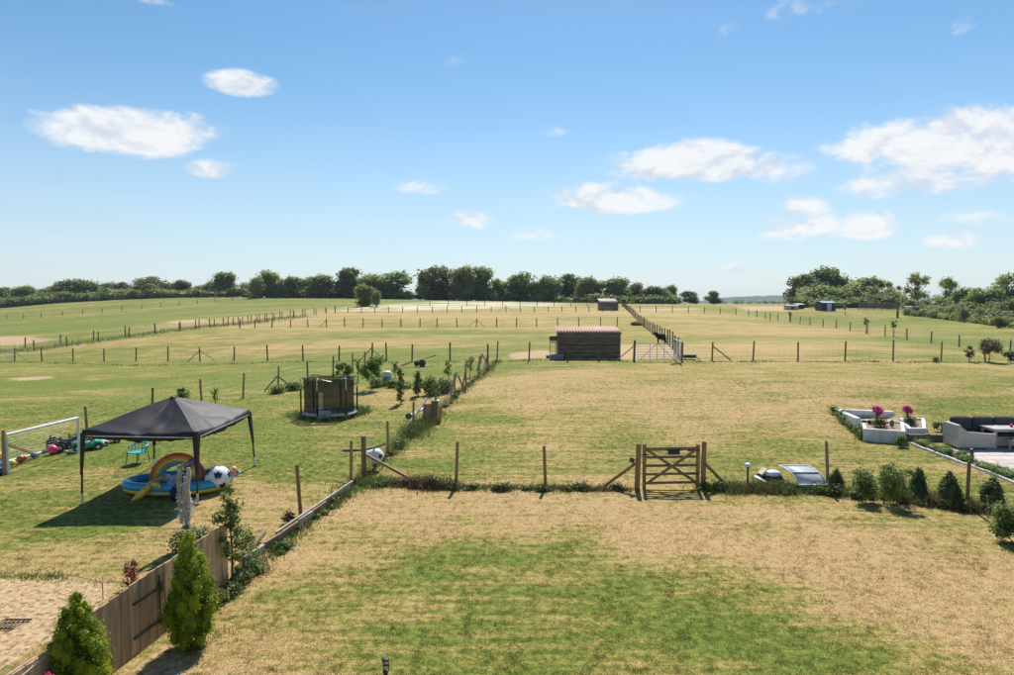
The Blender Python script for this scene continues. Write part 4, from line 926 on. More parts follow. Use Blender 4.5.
for i in range(4):
    b = MB(); vs = []; fs = []
    inward = (pk - (tops[i] + tops[(i + 1) % 4]) / 2); inward.z = 0; inward.normalize()
    for q in range(NQ + 1):
        for s in range(NS + 1): vs.append(roof_pt(i, s / NS, q / NQ))
    W1 = NS + 1
    for q in range(NQ):
        for s in range(NS): fs.append((q*W1+s, q*W1+s+1, (q+1)*W1+s+1, (q+1)*W1+s))
    # valance hanging from the eave
    base = len(vs)
    for s in range(NS + 1):
        p = roof_pt(i, s / NS, 0); vs.append(p - inward * .012 + Vector((0, 0, -.17 - .012 * math.sin(s * 2.1 + i)))); 
    for s in range(NS): fs.append((s, s + 1, base + s + 1, base + s))
    b.add(vs, fs); me = b.mesh('roof_panel', M['black_cloth'], True); o = inst('roof_panel', me, t_)
    sm = o.modifiers.new('thickness', 'SOLIDIFY'); sm.thickness = .006
b = MB(); mid = [tops[i].lerp(tops[(i+1)%4], .5) for i in range(4)]
for i in range(4):
    b.bar(tops[i] + Vector((0,0,-.1)), tops[(i+1)%4] + Vector((0,0,-.1)), .025); b.bar(mid[i] + Vector((0,0,-.22)), pk + Vector((0,0,-.42)), .02)
b.build('roof_frame', M['galv'], t_)
MB().lathe(pk + Vector((0, 0, -.06)), [(.10, 0), (.07, .05), (.01, .08)], 10).build('roof_cap', M['black_cloth'], t_, True)
a = tops[0].lerp(tops[1], .55) + Vector((0, -.03, -.06))
# guy rope
g_ = P(206, 453)
MB().tube([tops[3].lerp(tops[2], .5), g_ - o0], .006, 4).build('guy_rope', M['white_plastic'], t_)

# ---------------------------------------------------------------- rainbow paddling pool
M['pool_blue'] = plain('pool_blue', (.04, .34, .56), .25); M['pool_yellow'] = plain('pool_yellow', (.72, .48, .05), .3)
M['water'] = mat('pool_water', (.05, .30, .42), rough=.05, spec=.6)
rb = [plain('rainbow_red', (.55, .09, .04)), plain('rainbow_orange', (.72, .28, .04)), plain('rainbow_yellow', (.75, .55, .08)), plain('rainbow_green', (.16, .36, .10)), plain('rainbow_blue', (.08, .28, .50))]
pc = P(181, 487.5); t_ = thing('paddling_pool', 'blue inflatable paddling pool with yellow underside, its rainbow arch standing in the middle', 'paddling pool', pc, R(10))
def ring(z, r, m, name, sx=1.27, sy=.84, wob=.05):
    pts_ = []
    for k in range(40):
        a = 2 * math.pi * k / 40; q = 1 + wob * math.cos(2 * a) - .05 * math.cos(3 * a); pts_.append((sx * q * math.cos(a), sy * q * math.sin(a), z))
    MB().tube(pts_, r, 10, closed=True).build(name, m, t_, True)
ring(.07, .075, M['pool_yellow'], 'lower_ring'); ring(.20, .12, M['pool_blue'], 'upper_ring')
MB().prism([(1.24*math.cos(a*.3142), .82*math.sin(a*.3142)) for a in range(20)], .005, .05).build('floor', M['pool_blue'], t_)
MB().prism([(1.18*math.cos(a*.3142), .76*math.sin(a*.3142)) for a in range(20)], .052, .10).build('water', M['water'], t_)
for k, m in enumerate(rb):
    r = .70 - .062 * k; path = [(-.06 + r * math.cos(a), -.05 + .5 * 0, .22 + 1.02 * r * math.sin(a) * 1.0) for a in [math.pi * i / 22 for i in range(23)]]
    MB().tube(path, .055, 8).build('rainbow_band', m, t_, True)
b = MB(); b.ball((.72, .1, .38), .13, 12, 8, (1.0, .7, .8)).tube([(.78,.1,.4),(.6,.1,.3),(.42,.12,.25)], [.12,.09,.03], 8)
b.build('slide_float', plain('float_green', (.08, .42, .12)), t_, True)
MB().tube([(.15,-.1,.62),(.3,-.1,.72),(.46,-.1,.70),(.55,-.1,.6)], [.05,.09,.08,.03], 8).build('cloud_float', plain('float_purple', (.25, .12, .42)), t_, True)
MB().tube([(.35,-.2,.3),(.4,-.2,.5),(.45,-.2,.62)], [.13,.12,.05], 8).build('sun_float', plain('float_yellow', (.78, .62, .12)), t_, True)
MB().box((1.0, -.62, .345), (.34, .16, .02), rz=.1).build('print_patch', plain('pale_blue', (.45, .75, .85)), t_, bevel=.008)
MB().tube([(.98,.2,.32),(1.2,.1,.37),(1.4,.0,.33)], .06, 8).build('purple_rim', plain('rim_purple', (.20, .10, .5)), t_, True)
# things lying around the pool
o_ = P(146, 500); t_ = thing('inflatable_palm', 'yellow leaf shaped float hanging over the front of the paddling pool', 'float', o_)
MB().tube([(-.25,-.25,.05),(-.1,-.12,.15),(.08,0,.36),(.16,.1,.45)], [.02,.1,.09,.03], 8).build('long_leaf', M['pool_yellow'], t_, True)
MB().tube([(.1,.05,.4),(.3,.0,.42),(.42,-.05,.32)], [.05,.09,.02], 8).build('short_leaf', M['pool_yellow'], t_, True)
MB().tube([(.05,.05,.42),(.2,.2,.5),(.42,.3,.56)], [.05,.08,.03], 8).build('brown_leaf', plain('leaf_brown', (.42, .26, .08)), t_, True)
o_ = P(165, 493); t_ = thing('towel', 'crumpled white and pale lilac towel inside the pool under the rainbow', 'towel', o_)
rr = random.Random(3); b = MB()
for k in range(7): b.ball((rr.uniform(-.2,.25), .35 + rr.uniform(-.1,.1), .22 + rr.uniform(0,.16)), rr.uniform(.08,.14), 7, 5, (1.2,.8,.7))
b.build('cloth', plain('towel_white', (.68, .66, .72), .9), t_)
# big inflatable football
bp = P(218, 489.5); R0 = .335; t_ = thing('inflatable_football', 'oversized inflatable black and white football beside the pool', 'football', bp, 0)
skin_ = MB().ball((0, 0, R0), R0, 24, 14).build('ball_skin', M['white_plastic'], t_, True)
ph = (1 + 5 ** .5) / 2; ico = [Vector(v).normalized() for v in [(0,1,ph),(0,1,-ph),(0,-1,ph),(0,-1,-ph),(1,ph,0),(1,-ph,0),(-1,ph,0),(-1,-ph,0),(ph,0,1),(-ph,0,1),(ph,0,-1),(-ph,0,-1)]]
Mr = Matrix.Rotation(.5, 3, 'X') @ Matrix.Rotation(.35, 3, 'Y') @ Matrix.Rotation(.2, 3, 'Z')
for v in ico:
    v = Mr @ v; r = v.cross(Vector((.3, .2, .9))).normalized(); u = v.cross(r); b = MB(); vs = [v * R0 * 1.012]
    for ring_ in (.5, 1):
        for k in range(5):
            a = 2*math.pi*k/5; d = (v + (r * math.cos(a) + u * math.sin(a)) * .37 * ring_).normalized(); vs.append(d * R0 * 1.009)
    fs = [(0, 1+k, 1+(k+1)%5) for k in range(5)] + [(1+k, 6+k, 6+(k+1)%5, 1+(k+1)%5) for k in range(5)]
    n0 = len(vs); vs = vs + [p * .985 for p in vs[6:11]]; fs += [(6+k, n0+k, n0+(k+1)%5, 6+(k+1)%5) for k in range(5)]
    b.add([p + Vector((0, 0, R0)) for p in vs], fs).build('pentagon', M['black_plastic'], skin_)
o_ = P(234, 486); t_ = thing('doll', 'small pink and peach soft toy lying on the pool edge right of the football', 'toy', o_)
MB().ball((0,0,.46),.10,8,6).build('head', plain('toy_peach', (.75,.42,.25)), t_, True); MB().tube([(-.05,0,.4),(-.18,-.05,.32),(-.34,-.08,.27)],[.09,.08,.04],8).build('body', plain('toy_pink', (.75,.30,.50)), t_, True)
MB().ball((.12,.02,.38),.07,8,6).ball((-.1,.02,.47),.05,8,6).build('bow', plain('toy_red', (.6,.12,.12)), t_, True)
MB().tube([(.1,-.05,.3),(.22,-.1,.42)],[.05,.03],6).build('fin', plain('toy_cyan', (.15,.6,.6)), t_, True)
o_ = P(177, 500); t_ = thing('bucket', 'dark navy bag standing in the shade in front of the pool', 'bag', o_)
MB().lathe((0,0,0), [(.12,0),(.17,.1),(.17,.26),(.12,.34)], 10).build('body', plain('navy', (.015,.018,.045), .8), t_, True)
MB().tube([(-.1,0,.33),(0,0,.45),(.1,0,.33)], .012, 5).build('handle', M['black_plastic'], t_)

# ---------------------------------------------------------------- decorated driftwood post
pt = Vector((-7.02, 14.55, gz(-7.02, 14.55))); t_ = thing('driftwood_ornament', 'tall grey driftwood ornament wound with white blossom and fairy lights', 'ornament', pt)
MB().tube([(.03,0,-.1),(.03,0,.48)], [.03,.03], 7).build('stake', M['post_grey'], t_)
for x, w_, z0, z1, ln in ((-.09,.11,.52,1.80,-.03),(.05,.10,.50,1.74,.03),(-.01,.07,.40,1.55,0)):
    b = MB(); n = 8
    b.tube([(x + ln * i / n + .012 * math.sin(i * 2 + x * 9), .02 * math.sin(i), z0 + (z1 - z0) * i / n) for i in range(n + 1)], [w_ * .5 * (.6 + .4 * min(1, i / 2)) * (1 if i < n else .8) for i in range(n + 1)], 6); b.build('branch', M['pale_wood'], t_)
inst('white_blossom', crown_mesh('white_blossom', [(-.06,-.05,1.10,.10,.08,.12),(.08,-.04,.85,.13,.10,.16),(.0,-.05,.62,.13,.10,.14),(-.1,-.04,.78,.09,.08,.1),(.14,-.02,.98,.06,.05,.08),(.05,0,.48,.08,.07,.08)], 420, .022, M['white_fl'], 9, core=0), t_)
MB().tube([(.12*math.cos(a*.8)+.0, .09*math.sin(a*.8), .5 + a * .042) for a in range(30)], .006, 4).build('light_string', M['white_plastic'], t_)
inst('leaves', crown_mesh('leaves', [(.02,0,.42,.11,.1,.08),(-.02,0,1.78,.09,.07,.05)], 120, .025, M['olive_shrub'], 9, core=0), t_)

# ---------------------------------------------------------------- football goal with balls
ga, gb = P(7.5, 474), P(79, 453); ha = 1.22
back_b = Vector((gb.x - 1.45, gb.y + .55, 0)); back_a = Vector((ga.x - 1.45, ga.y + .3, 0)); back_b = G(back_b.x, back_b.y); back_a = G(back_a.x, back_a.y)
t_ = thing('football_goal', 'white framed children football goal with thin net', 'goal', ga)
L_ = lambda p, z=0: p - ga + Vector((0, 0, z))
for p in (ga, gb): MB().tube([L_(p, 0), L_(p, ha)], .045, 8).build('upright', M['white_plastic'], t_)
MB().tube([L_(ga, ha), L_(gb, ha)], .045, 8).build('crossbar', M['white_plastic'], t_)
for a, c_, nm in ((ga, back_a, 'side_bar'), (gb, back_b, 'side_bar'), (back_a, back_b, 'back_bar')): MB().tube([L_(a, .03), L_(c_, .03)], .04, 8).build(nm, M['white_plastic'], t_)
b = MB(); nn_ = 22
for i in range(nn_ + 1):
    t0 = i / nn_; b.tube([L_(ga.lerp(gb, t0), ha), L_(back_a.lerp(back_b, t0), .05)], .0012, 3, caps=False)
for j in range(1, 10):
    q = j / 10; b.tube([L_(ga, ha).lerp(L_(back_a, .05), q), L_(gb, ha).lerp(L_(back_b, .05), q)], .0012, 3, caps=False)
b.build('net', M['white_plastic'], t_)
BC = {'pink': (.80, .06, .18), 'blue': (.05, .22, .45), 'red': (.42, .08, .06), 'yellow': (.75, .62, .06), 'navy': (.03, .05, .14), 'orange': (.6, .2, .06), 'teal': (.03, .25, .3), 'white': (.75, .75, .75)}
for (px, py, r, c_, lb) in [(53,454.5,.165,'pink','large bright pink ball behind the football goal'),(34,458.5,.11,'blue','blue ball on the goal base bar'),(21,463,.13,'red','dull red ball on the goal base bar'),(12.5,466,.10,'yellow','yellow ball just right of the goal upright'),
                        (1,460,.13,'yellow','yellow ball cut by the left edge beyond the goal'),(1.5,470,.13,'blue','blue ball at the left edge beside the goal'),(3.5,465,.10,'teal','teal ball at the left edge above the blue one'),(1,475,.12,'navy','dark ball at the left edge nearest the camera'),(24,461,.10,'orange','orange ball touching the dull red one')]:
    p = P(px, py); key = 'ball_' + c_
    if key not in M: M[key] = plain(key, BC[c_], .35)
    t_ = thing('ball', lb, 'ball', p); MB().ball((0, 0, r), r, 14, 9).build('skin', M[key], t_, True)
    MB().lathe((0, 0, r), [(r * .22, r * .95), (r * .1, r * 1.0)], 8).build('valve_cap', M['white_plastic'], t_)

# ---------------------------------------------------------------- ride on toy vehicles
def ride_on(label, p, rz, c, s=1.0, kind='car'):
    key = 'toy_' + str(c)
    if key not in M: M[key] = plain('toy_paint', c, .3)
    m = M[key]; t_ = thing('ride_on_' + kind, label, 'toy ' + kind, p, rz); S = lambda *a: tuple(q * s for q in a)
    if kind == 'car':
        prof = [(-.55,.14),(-.57,.30),(-.45,.40),(-.12,.38),(-.02,.30),(.18,.30),(.26,.40),(.50,.34),(.58,.24),(.56,.12)]
        b = MB(); n = len(prof); hw = .27 * s
        b.add([(x*s, -hw, z*s) for x, z in prof] + [(x*s, hw, z*s) for x, z in prof], [tuple(range(n)), tuple(range(n, 2*n))[::-1]] + [(i, n+i, n+(i+1)%n, (i+1)%n) for i in range(n)]); b.build('body', m, t_, bevel=.02*s)
        MB().add([(.16*s,-.2*s,.36*s),(.16*s,.2*s,.36*s),(.06*s,.17*s,.56*s),(.06*s,-.17*s,.56*s),(.18*s,-.2*s,.36*s),(.18*s,.2*s,.36*s),(.08*s,.17*s,.56*s),(.08*s,-.17*s,.56*s)], [(0,1,2,3),(7,6,5,4),(0,4,5,1),(2,6,7,3),(1,5,6,2),(0,3,7,4)]).build('windscreen', M['black_plastic'], t_)
        for y in (-.14, .14): MB().ball(S(.55, y, .26), .045*s, 8, 5).build('headlight', M['white_plastic'], t_, True)
    else:
        MB().box(S(.28, 0, .36), S(.55, .26, .2), taper=.85).box(S(.28,0,.28), S(.6,.2,.08)).build('body', m, t_, bevel=.015*s)
        for y in (-.27, .27): MB().lathe(S(-.3, y, .28), [(.02*s,.2*s),(.0,.0)], 3).tube([S(-.52,y,.36),S(-.42,y,.50),S(-.22,y,.52),S(-.08,y,.42)], .05*s, 6).build('mudguard', m, t_)
        MB().tube([S(.42,.1,.44),S(.42,.1,.64)], .02*s, 6).build('exhaust', M['black_plastic'], t_)
    MB().box(S(-.22, 0, .40 if kind == 'car' else .46), S(.26, .28, .06)).box(S(-.35, 0, .52 if kind == 'car' else .58), S(.06, .28, .26), ry=-.2).build('seat', M['black_plastic'], t_, bevel=.01*s)
    MB().tube([tuple(q*s for q in (.05 + .05*math.sin(a)*.5, .11*math.cos(a), .50 + .10*math.sin(a))) for a in [i*math.pi/5 for i in range(10)]], .013*s, 5, closed=True).tube([S(.16,0,.36),S(.06,0,.5)], .015*s, 5).build('steering_wheel', M['black_plastic'], t_)
    for (x, y, r) in ([(-.36,-.28,.15),(-.36,.28,.15),(.36,-.28,.15),(.36,.28,.15)] if kind == 'car' else [(-.32,-.27,.22),(-.32,.27,.22),(.40,-.24,.14),(.40,.24,.14)]):
        MB().tube([S(x, y-.05, r), S(x, y+.05, r)], r*s, 14).build('wheel', M['black_plastic'], t_, False); MB().tube([S(x, y-.056, r), S(x, y+.056, r)], r*s*.45, 10).build('hub', M['white_plastic'], t_.children[-1])
    return t_
ride_on('dark green toy tractor, leftmost of the ride on toys behind the goal', P(60, 449), .5, (.02,.035,.02), .75, 'tractor')
ride_on('black toy quad standing at the right goal upright behind the net', P(69, 451), .3, (.015,.018,.02), .7, 'tractor')
ride_on('black toy tractor behind the other ride on toys', P(75, 445), 2.6, (.02,.025,.02), .65, 'tractor')
ride_on('dark green open toy car right of the goal', P(88, 450), .55, (.015,.30,.18), .85)
ride_on('white toy car between the green and the yellow one', P(97.5, 447), .7, (.62,.64,.66), .6)
ride_on('blue and red toy car partly hidden by the gazebo eave', P(99, 442), .9, (.30,.10,.12), .6)
ride_on('yellow ride on toy car at the right end of the row of toys', P(109, 443), .55, (.75,.55,.12), .7)

# ---------------------------------------------------------------- turquoise garden chair
cp = P(138, 463); M['turq'] = plain('turquoise_paint', (.02, .36, .36), .4)
t_ = thing('garden_chair', 'turquoise rounded garden chair standing on the grass behind the gazebo', 'chair', cp, -.35)
for x, y in ((-.2,-.2),(.2,-.2),(-.2,.2),(.2,.2)): MB().tube([(x*1.15,y*1.15,0),(x,y,.36)], .013, 6).build('leg', M['black_iron'], t_)
MB().lathe((0,0,.34), [(.02,0),(.27,0),(.28,.03),(.02,.03)], 16).build('seat', M['turq'], t_)
MB().tube([(.30*math.cos(a), .30*math.sin(a), .52 + .08*math.sin(a)) for a in [R(-20)+i*R(220)/14 for i in range(15)]], .022, 6).build('back_rail', M['turq'], t_, True)
for i in range(11):
    a = R(-15) + i * R(210) / 10; MB().tube([(.25*math.cos(a), .25*math.sin(a), .36), (.30*math.cos(a), .30*math.sin(a), .52 + .08*math.sin(a))], .013, 5).build('back_cord', M['turq'], t_)

# ---------------------------------------------------------------- trampoline
tp = P(329, 417); tp = Vector((tp.x, tp.y + .1, 0)); tp = G(tp.x, tp.y); t_ = thing('trampoline', 'round trampoline with dark net enclosure and padded poles standing in long grass', 'trampoline', tp)
RT = 1.16; ZB = .20; ZT = 1.76
def net_mat(name, c, dens):
    m, t = new_mat(name); d = t.node('ShaderNodeBsdfDiffuse', inp={0: (*c, 1)}); tr = t.node('ShaderNodeBsdfTransparent'); mx = t.node('ShaderNodeMixShader', inp={0: dens, 1: tr.outputs[0], 2: d.outputs[0]}); t.node('ShaderNodeOutputMaterial', inp={0: mx.outputs[0]}); return m
M['net'] = net_mat('dark_netting', (.03, .03, .033), .73)
for k in range(6):
    a = R(20) + k * R(60); ca, sa = math.cos(a), math.sin(a)
    po_ = MB().tube([(ca*RT*1.03, sa*RT*1.03, 0.0), (ca*RT*1.03, sa*RT*1.03, ZT*.98), (ca*RT*.97, sa*RT*.97, ZT+.04)], .022, 8).build('pole', M['galv'], t_, True)
    MB().tube([(ca*RT*1.03, sa*RT*1.03, ZB), (ca*RT*1.03, sa*RT*1.03, ZT*.72)], .036, 8).build('pole_padding', M['black_plastic'], po_, True)
seg = 36; ang = [2*math.pi*i/seg for i in range(seg)]
MB().tube([(RT*math.cos(a), RT*math.sin(a), ZB) for a in ang], .03, 6, closed=True).build('frame_ring', M['galv'], t_)
MB().tube([(RT*math.cos(a)*(.93+.05*math.cos(6*(a-R(20)))), RT*math.sin(a)*(.93+.05*math.cos(6*(a-R(20)))), ZT - .06 + .06*math.cos(6*(a-R(20)))) for a in ang], .022, 6, closed=True).build('top_ring', M['black_plastic'], t_)
MB().lathe((0,0,ZB), [(.02,0),(RT*.80,0),(RT*.80,.012),(.02,.012)], 28).build('jumping_mat', M['black_plastic'], t_)
MB().lathe((0,0,ZB), [(RT*.80,.014),(RT*.82,.045),(RT*1.0,.045),(RT*1.03,.01)], 36, cap=False).build('edge_pad', plain('pad_grey_blue', (.10,.12,.15), .7), t_, True)
b = MB(); rr2 = [RT*(.90 + .03*math.cos(6*(a-R(20)))) for a in ang]
gap = lambda i: i in (26,)
vs = []; fs = []; LV = 6
for j in range(LV + 1):
    z = ZB + .03 + (ZT - ZB - .1) * j / LV
    for i, a in enumerate(ang): rad = rr2[i] * (1 - .02 * math.sin(math.pi * j / LV)); vs.append((rad*math.cos(a), rad*math.sin(a), z))
for j in range(LV):
    for i in range(seg):
        if i == 26 and 0 < j < 4: continue
        fs.append((j*seg+i, j*seg+(i+1)%seg, (j+1)*seg+(i+1)%seg, (j+1)*seg+i))
b.add(vs, fs).build('safety_net', M['net'], t_)
b = MB(); vs = [(RT*.995*math.cos(a), RT*.995*math.sin(a), .03) for a in ang] + [(RT*1.0*math.cos(a), RT*1.0*math.sin(a), ZB-.02) for a in ang]
b.add(vs, [(i, (i+1)%seg, seg+(i+1)%seg, seg+i) for i in range(seg)]).build('skirt', M['net'], t_)
for k in range(3):
    a = R(50) + k * R(120); b = MB(); a2 = a + R(24); a1 = a - R(24)
    b.tube([(RT*math.cos(a1), RT*math.sin(a1), ZB), (RT*1.02*math.cos(a1), RT*1.02*math.sin(a1), .03), (RT*1.02*math.cos(a2), RT*1.02*math.sin(a2), .03), (RT*math.cos(a2), RT*math.sin(a2), ZB)], .022, 6).build('leg', M['galv'], t_)
MB().box((.10, -RT*.99, .24), (.5, .02, .38)).build('entry_flap', plain('flap_grey', (.30,.33,.36), .6), t_)

# ---------------------------------------------------------------- bits in the middle left paddock
sp = P(420, 366.5); t_ = thing('seesaw', 'tilted dark plank lying over a tyre in the grass', 'plank', sp)
a_, b_ = Vector(PD(401, 364.5, sp.y)) - sp, Vector(PD(436, 355.5, sp.y)) - sp; a_.z = .08
MB().bar(a_ + Vector((0,.06,0)), b_ + Vector((0,.06,0)), .10, .06).build('plank', M['post_grey'], t_); MB().bar(a_ + Vector((0,-.12,-.04)), b_ + Vector((-.3,-.12,-.06)), .08, .05).build('under_plank', M['pale_wood'], t_)
MB().tube([(.15,-.1,.22),(.15,.12,.22)], .24, 14).tube([(-.22,-.1,.2),(-.22,.08,.2)], .18, 12).build('tyre', M['black_plastic'], t_)
dp = P(387, 384.5); t_ = thing('water_drum', 'white topped teal drum standing among the saplings', 'drum', dp)
MB().lathe((0,0,0), [(.24,0),(.27,.03),(.27,.42),(.25,.45)], 14).build('barrel', plain('drum_teal', (.06,.26,.27), .5), t_, True)
MB().lathe((0,0,.45), [(.25,0),(.28,.04),(.28,.24),(.2,.32),(.05,.34)], 14).build('lid', plain('drum_cream', (.72,.66,.58), .5), t_, True)
# boards and stuff leaning at the middle fence
lp = P(428, 424); t_ = thing('leaning_boards', 'weathered sheets of board leaning against the middle fence', 'boards', lp)
for k, (x, w_, h_, rx) in enumerate(((-.05,.34,.85,.18),(.25,.30,.95,.10),(.45,.22,.75,.22))):
    MB().box((x, .1 * k, h_ / 2), (w_, .03, h_), rz=.5, rx=rx).build('board', M['plank'] if k != 1 else M['post_grey'], t_)
MB().bar((-.75, -1.0, .05), (-.1, .5, 1.0), .09, .05).build('pale_plank', M['pale_wood'], t_)
wp = P(411, 424); t_ = thing('wheelbarrow', 'pale plank with dark wheel propped on the post of the middle fence', 'barrow', wp)
MB().tube([(-.10,-.03,.32),(-.10,.06,.32)], .13, 12).build('wheel', M['black_plastic'], t_)
MB().bar((-.12, 0, .30), (1.05, 1.3, .80), .13, .07).build('plank', M['white_plastic'], t_)
for k, (px, py, lb) in enumerate([(456,393,'pale board leaning on the middle fence beside the berry bushes'),(482,371,'pale board leaning on the middle fence at the tall corner post')]):
    q = P(px, py); t_ = thing('leaning_board', lb, 'board', q); MB().bar((-.28,-.3,.02), (.02,.15,1.05), .17, .035).build('board', M['pale_wood'], t_)
    MB().bar((.5,-.2,.02), (.1,.2,.9), .09, .035).build('brace', M['post_grey'], t_)
# corner post clutter
cq = pC[2]
t_ = thing('drain_pipe', 'long black pipe lying on the posts at the fence corner', 'pipe', cq)
MB().tube([Vector(PD(343,451,19.9)) - cq, Vector(PD(364,450,19.8)) - cq, Vector(PD(373,448,20.4)) - cq, Vector(PD(385,444,22)) - cq], .035, 8).build('tube', M['black_plastic'], t_, True)
dq = Vector(PD(378, 456, 20.6)); t_ = thing('white_drum', 'white plastic drum with dark hub hanging on its side at the corner post', 'drum', dq, .25)
MB().tube([(-.35,.25,0),(-.1,.05,0),(.02,-.02,0)], [.15,.22,.23], 14).build('barrel', M['white_plastic'], t_, True)
MB().tube([(.0,-.0,0),(.06,-.06,0)], [.20,.18], 14).build('lid', M['white_plastic'], t_, True); MB().tube([(.05,-.05,0),(.085,-.085,0)], .07, 10).build('hub', plain('hub_navy', (.02,.03,.09)), t_)
MB().bar((-.3,.2,.12), (.0,.0,.18), .10, .05).build('strap', plain('strap_brown', (.2,.09,.06)), t_)

# ---------------------------------------------------------------- near fence: lamp, sacks, arched canopy
lq = P(747.5, 487); t_ = thing('garden_lamp', 'globe topped solar garden lamp on a dark stake behind the near fence', 'lamp', lq)
MB().tube([(0,0,-.05),(0,0,.56)], .028, 8).build('stake', M['black_plastic'], t_)
MB().ball((0,0,.63), .095, 14, 9, (1,1,.75)).build('globe', M['white_plastic'], t_, True); MB().lathe((0,0,.54), [(.035,0),(.06,.02),(.06,.04)], 10).build('collar', M['black_plastic'], t_)
sq_ = P(768, 484); t_ = thing('rubble_heap', 'heap of white boards and black sacks dumped by the near fence', 'heap', sq_)
MB().bar((-.42,-.05,.24), (-.02,-.28,.06), .22, .04).build('white_board', M['white_plastic'], t_)
MB().bar((-.22,.05,.28), (-.05,.1,.44), .22, .03).build('cream_board', plain('cream', (.70,.62,.45), .7), t_)
MB().ball((.15,.02,.30), .2, 12, 8, (1.2,.9,.55)).build('white_sack', M['white_plastic'], t_, True)
MB().ball((.22,0,.15), .2, 12, 8, (1.2,.9,.75)).ball((0,-.05,.12), .16, 10, 7).ball((-.15,.1,.2), .12, 10, 7, (1.4,1,1)).build('black_sack', M['black_plastic'], t_, True)
aq = P(803, 488); t_ = thing('arched_canopy', 'clear arched polycarbonate canopy with pale rim lying among the weeds', 'canopy', aq)
M['poly'] = mat('smoky_polycarbonate', (.46,.49,.53), (.34,.37,.41), rough=.5, spec=.4, scale=3, alpha=.88)
prof = []; NA = 10
for i in range(NA + 1):
    a = R(170) - i * R(155) / NA; prof.append((.16 + .38 * 0, 0)); 
vs = []; fs = []; Wc = .86
for i in range(NA + 1):
    q = i / NA; y = .42 - .80 * q; z = .50 * math.sqrt(max(0, 1 - (max(0, q - .12) / .92) ** 2)) + .04; x0 = -.54 + .30 * q * 0 ; sh = .22 * (q ** 1.2)
    vs += [(-.52 + sh, y, z), (.28 + sh, y, z)]
for i in range(NA): fs.append((2*i, 2*i+1, 2*i+3, 2*i+2))
o = MB().add(vs, fs).build('sheet', M['poly'], t_, True); o.modifiers.new('thickness', 'SOLIDIFY').thickness = .012
for q0 in (0, .62, 1.0):
    i = int(q0 * NA); MB().bar(Vector(vs[2*i]) + Vector((0,-.01,.012)), Vector(vs[2*i+1]) + Vector((0,-.01,.012)), .035, .03).build('cross_bar', M['white_plastic'], t_)
for j in (0, 1): MB().tube([Vector(vs[2*i+j]) + Vector((0,0,.012)) for i in range(NA + 1)], .016, 6).build('rim', M['white_plastic'], t_, True)
for x in (-.3, .48): MB().bar((x, -.36, .16), (x, -.30, .0), .03).build('foot', M['black_plastic'], t_)
# bollard light in the lawn at the bottom
bq = Vector(PD(385.5, 663, 8.95)); bg_ = G(bq.x, bq.y); t_ = thing('bollard_light', 'small dark bollard light with open lantern head at the bottom edge of the lawn', 'bollard', bg_)
hb = bq.z - bg_.z + .07
MB().lathe((0,0,0), [(.035,0),(.03,.03),(.03,hb-.19)], 10).build('column', M['black_iron'], t_)
MB().lathe((0,0,hb-.03), [(.052,0),(.052,.025),(.03,.035)], 12).build('cap', M['black_iron'], t_)
MB().lathe((0,0,hb-.10), [(.04,0),(.04,.015)], 12).lathe((0,0,hb-.19), [(.045,0),(.04,.02)], 12).build('ring', M['black_iron'], t_)
MB().lathe((0,0,hb-.17), [(.018,0),(.022,.07),(.018,.14)], 10).build('lens', plain('lamp_glass', (.6,.58,.55), .2), t_, True)
for k in range(3): a = k * 2.094; MB().tube([(.042*math.cos(a), .042*math.sin(a), hb-.18), (.042*math.cos(a), .042*math.sin(a), hb-.02)], .005, 4).build('rod', M['black_iron'], t_)
# grille in the wood chips on the left, wire and rods
gq = P(5, 627); t_ = thing('metal_grille', 'small dark metal grille lying on the wood chips at the left edge', 'grille', gq)
b = MB()
for i in range(7): b.bar((-.22 + i*.07, -.12, .03), (-.12 + i*.07, .18, .04), .012)
b.bar((-.24,-.12,.03), (.22,-.12,.03), .02).bar((-.12,.18,.04), (.32,.18,.04), .02).build('bars', M['black_iron'], t_)
rq = P(103, 600); t_ = thing('cane', 'thin upright cane with a cord behind the board fence', 'cane', rq); MB().tube([(0,0,-.05),(0,0,.33)], .009, 5).build('cane_rod', M['post_grey'], t_)
MB().tube([(-.9,.4,.3),(-.3,.1,.34),(0,0,.32),(.5,.1,.30)], .008, 4).build('cord', M['pale_wood'], t_)
oq = P(108, 0 + 499 - 0); 
bq2 = P(290, 520); shrub('small_bush', 'little reddish brown bush against the low timber edging', P(288, 524), .32, .38, M['red_weed'], 260, .03, 'round', 91)

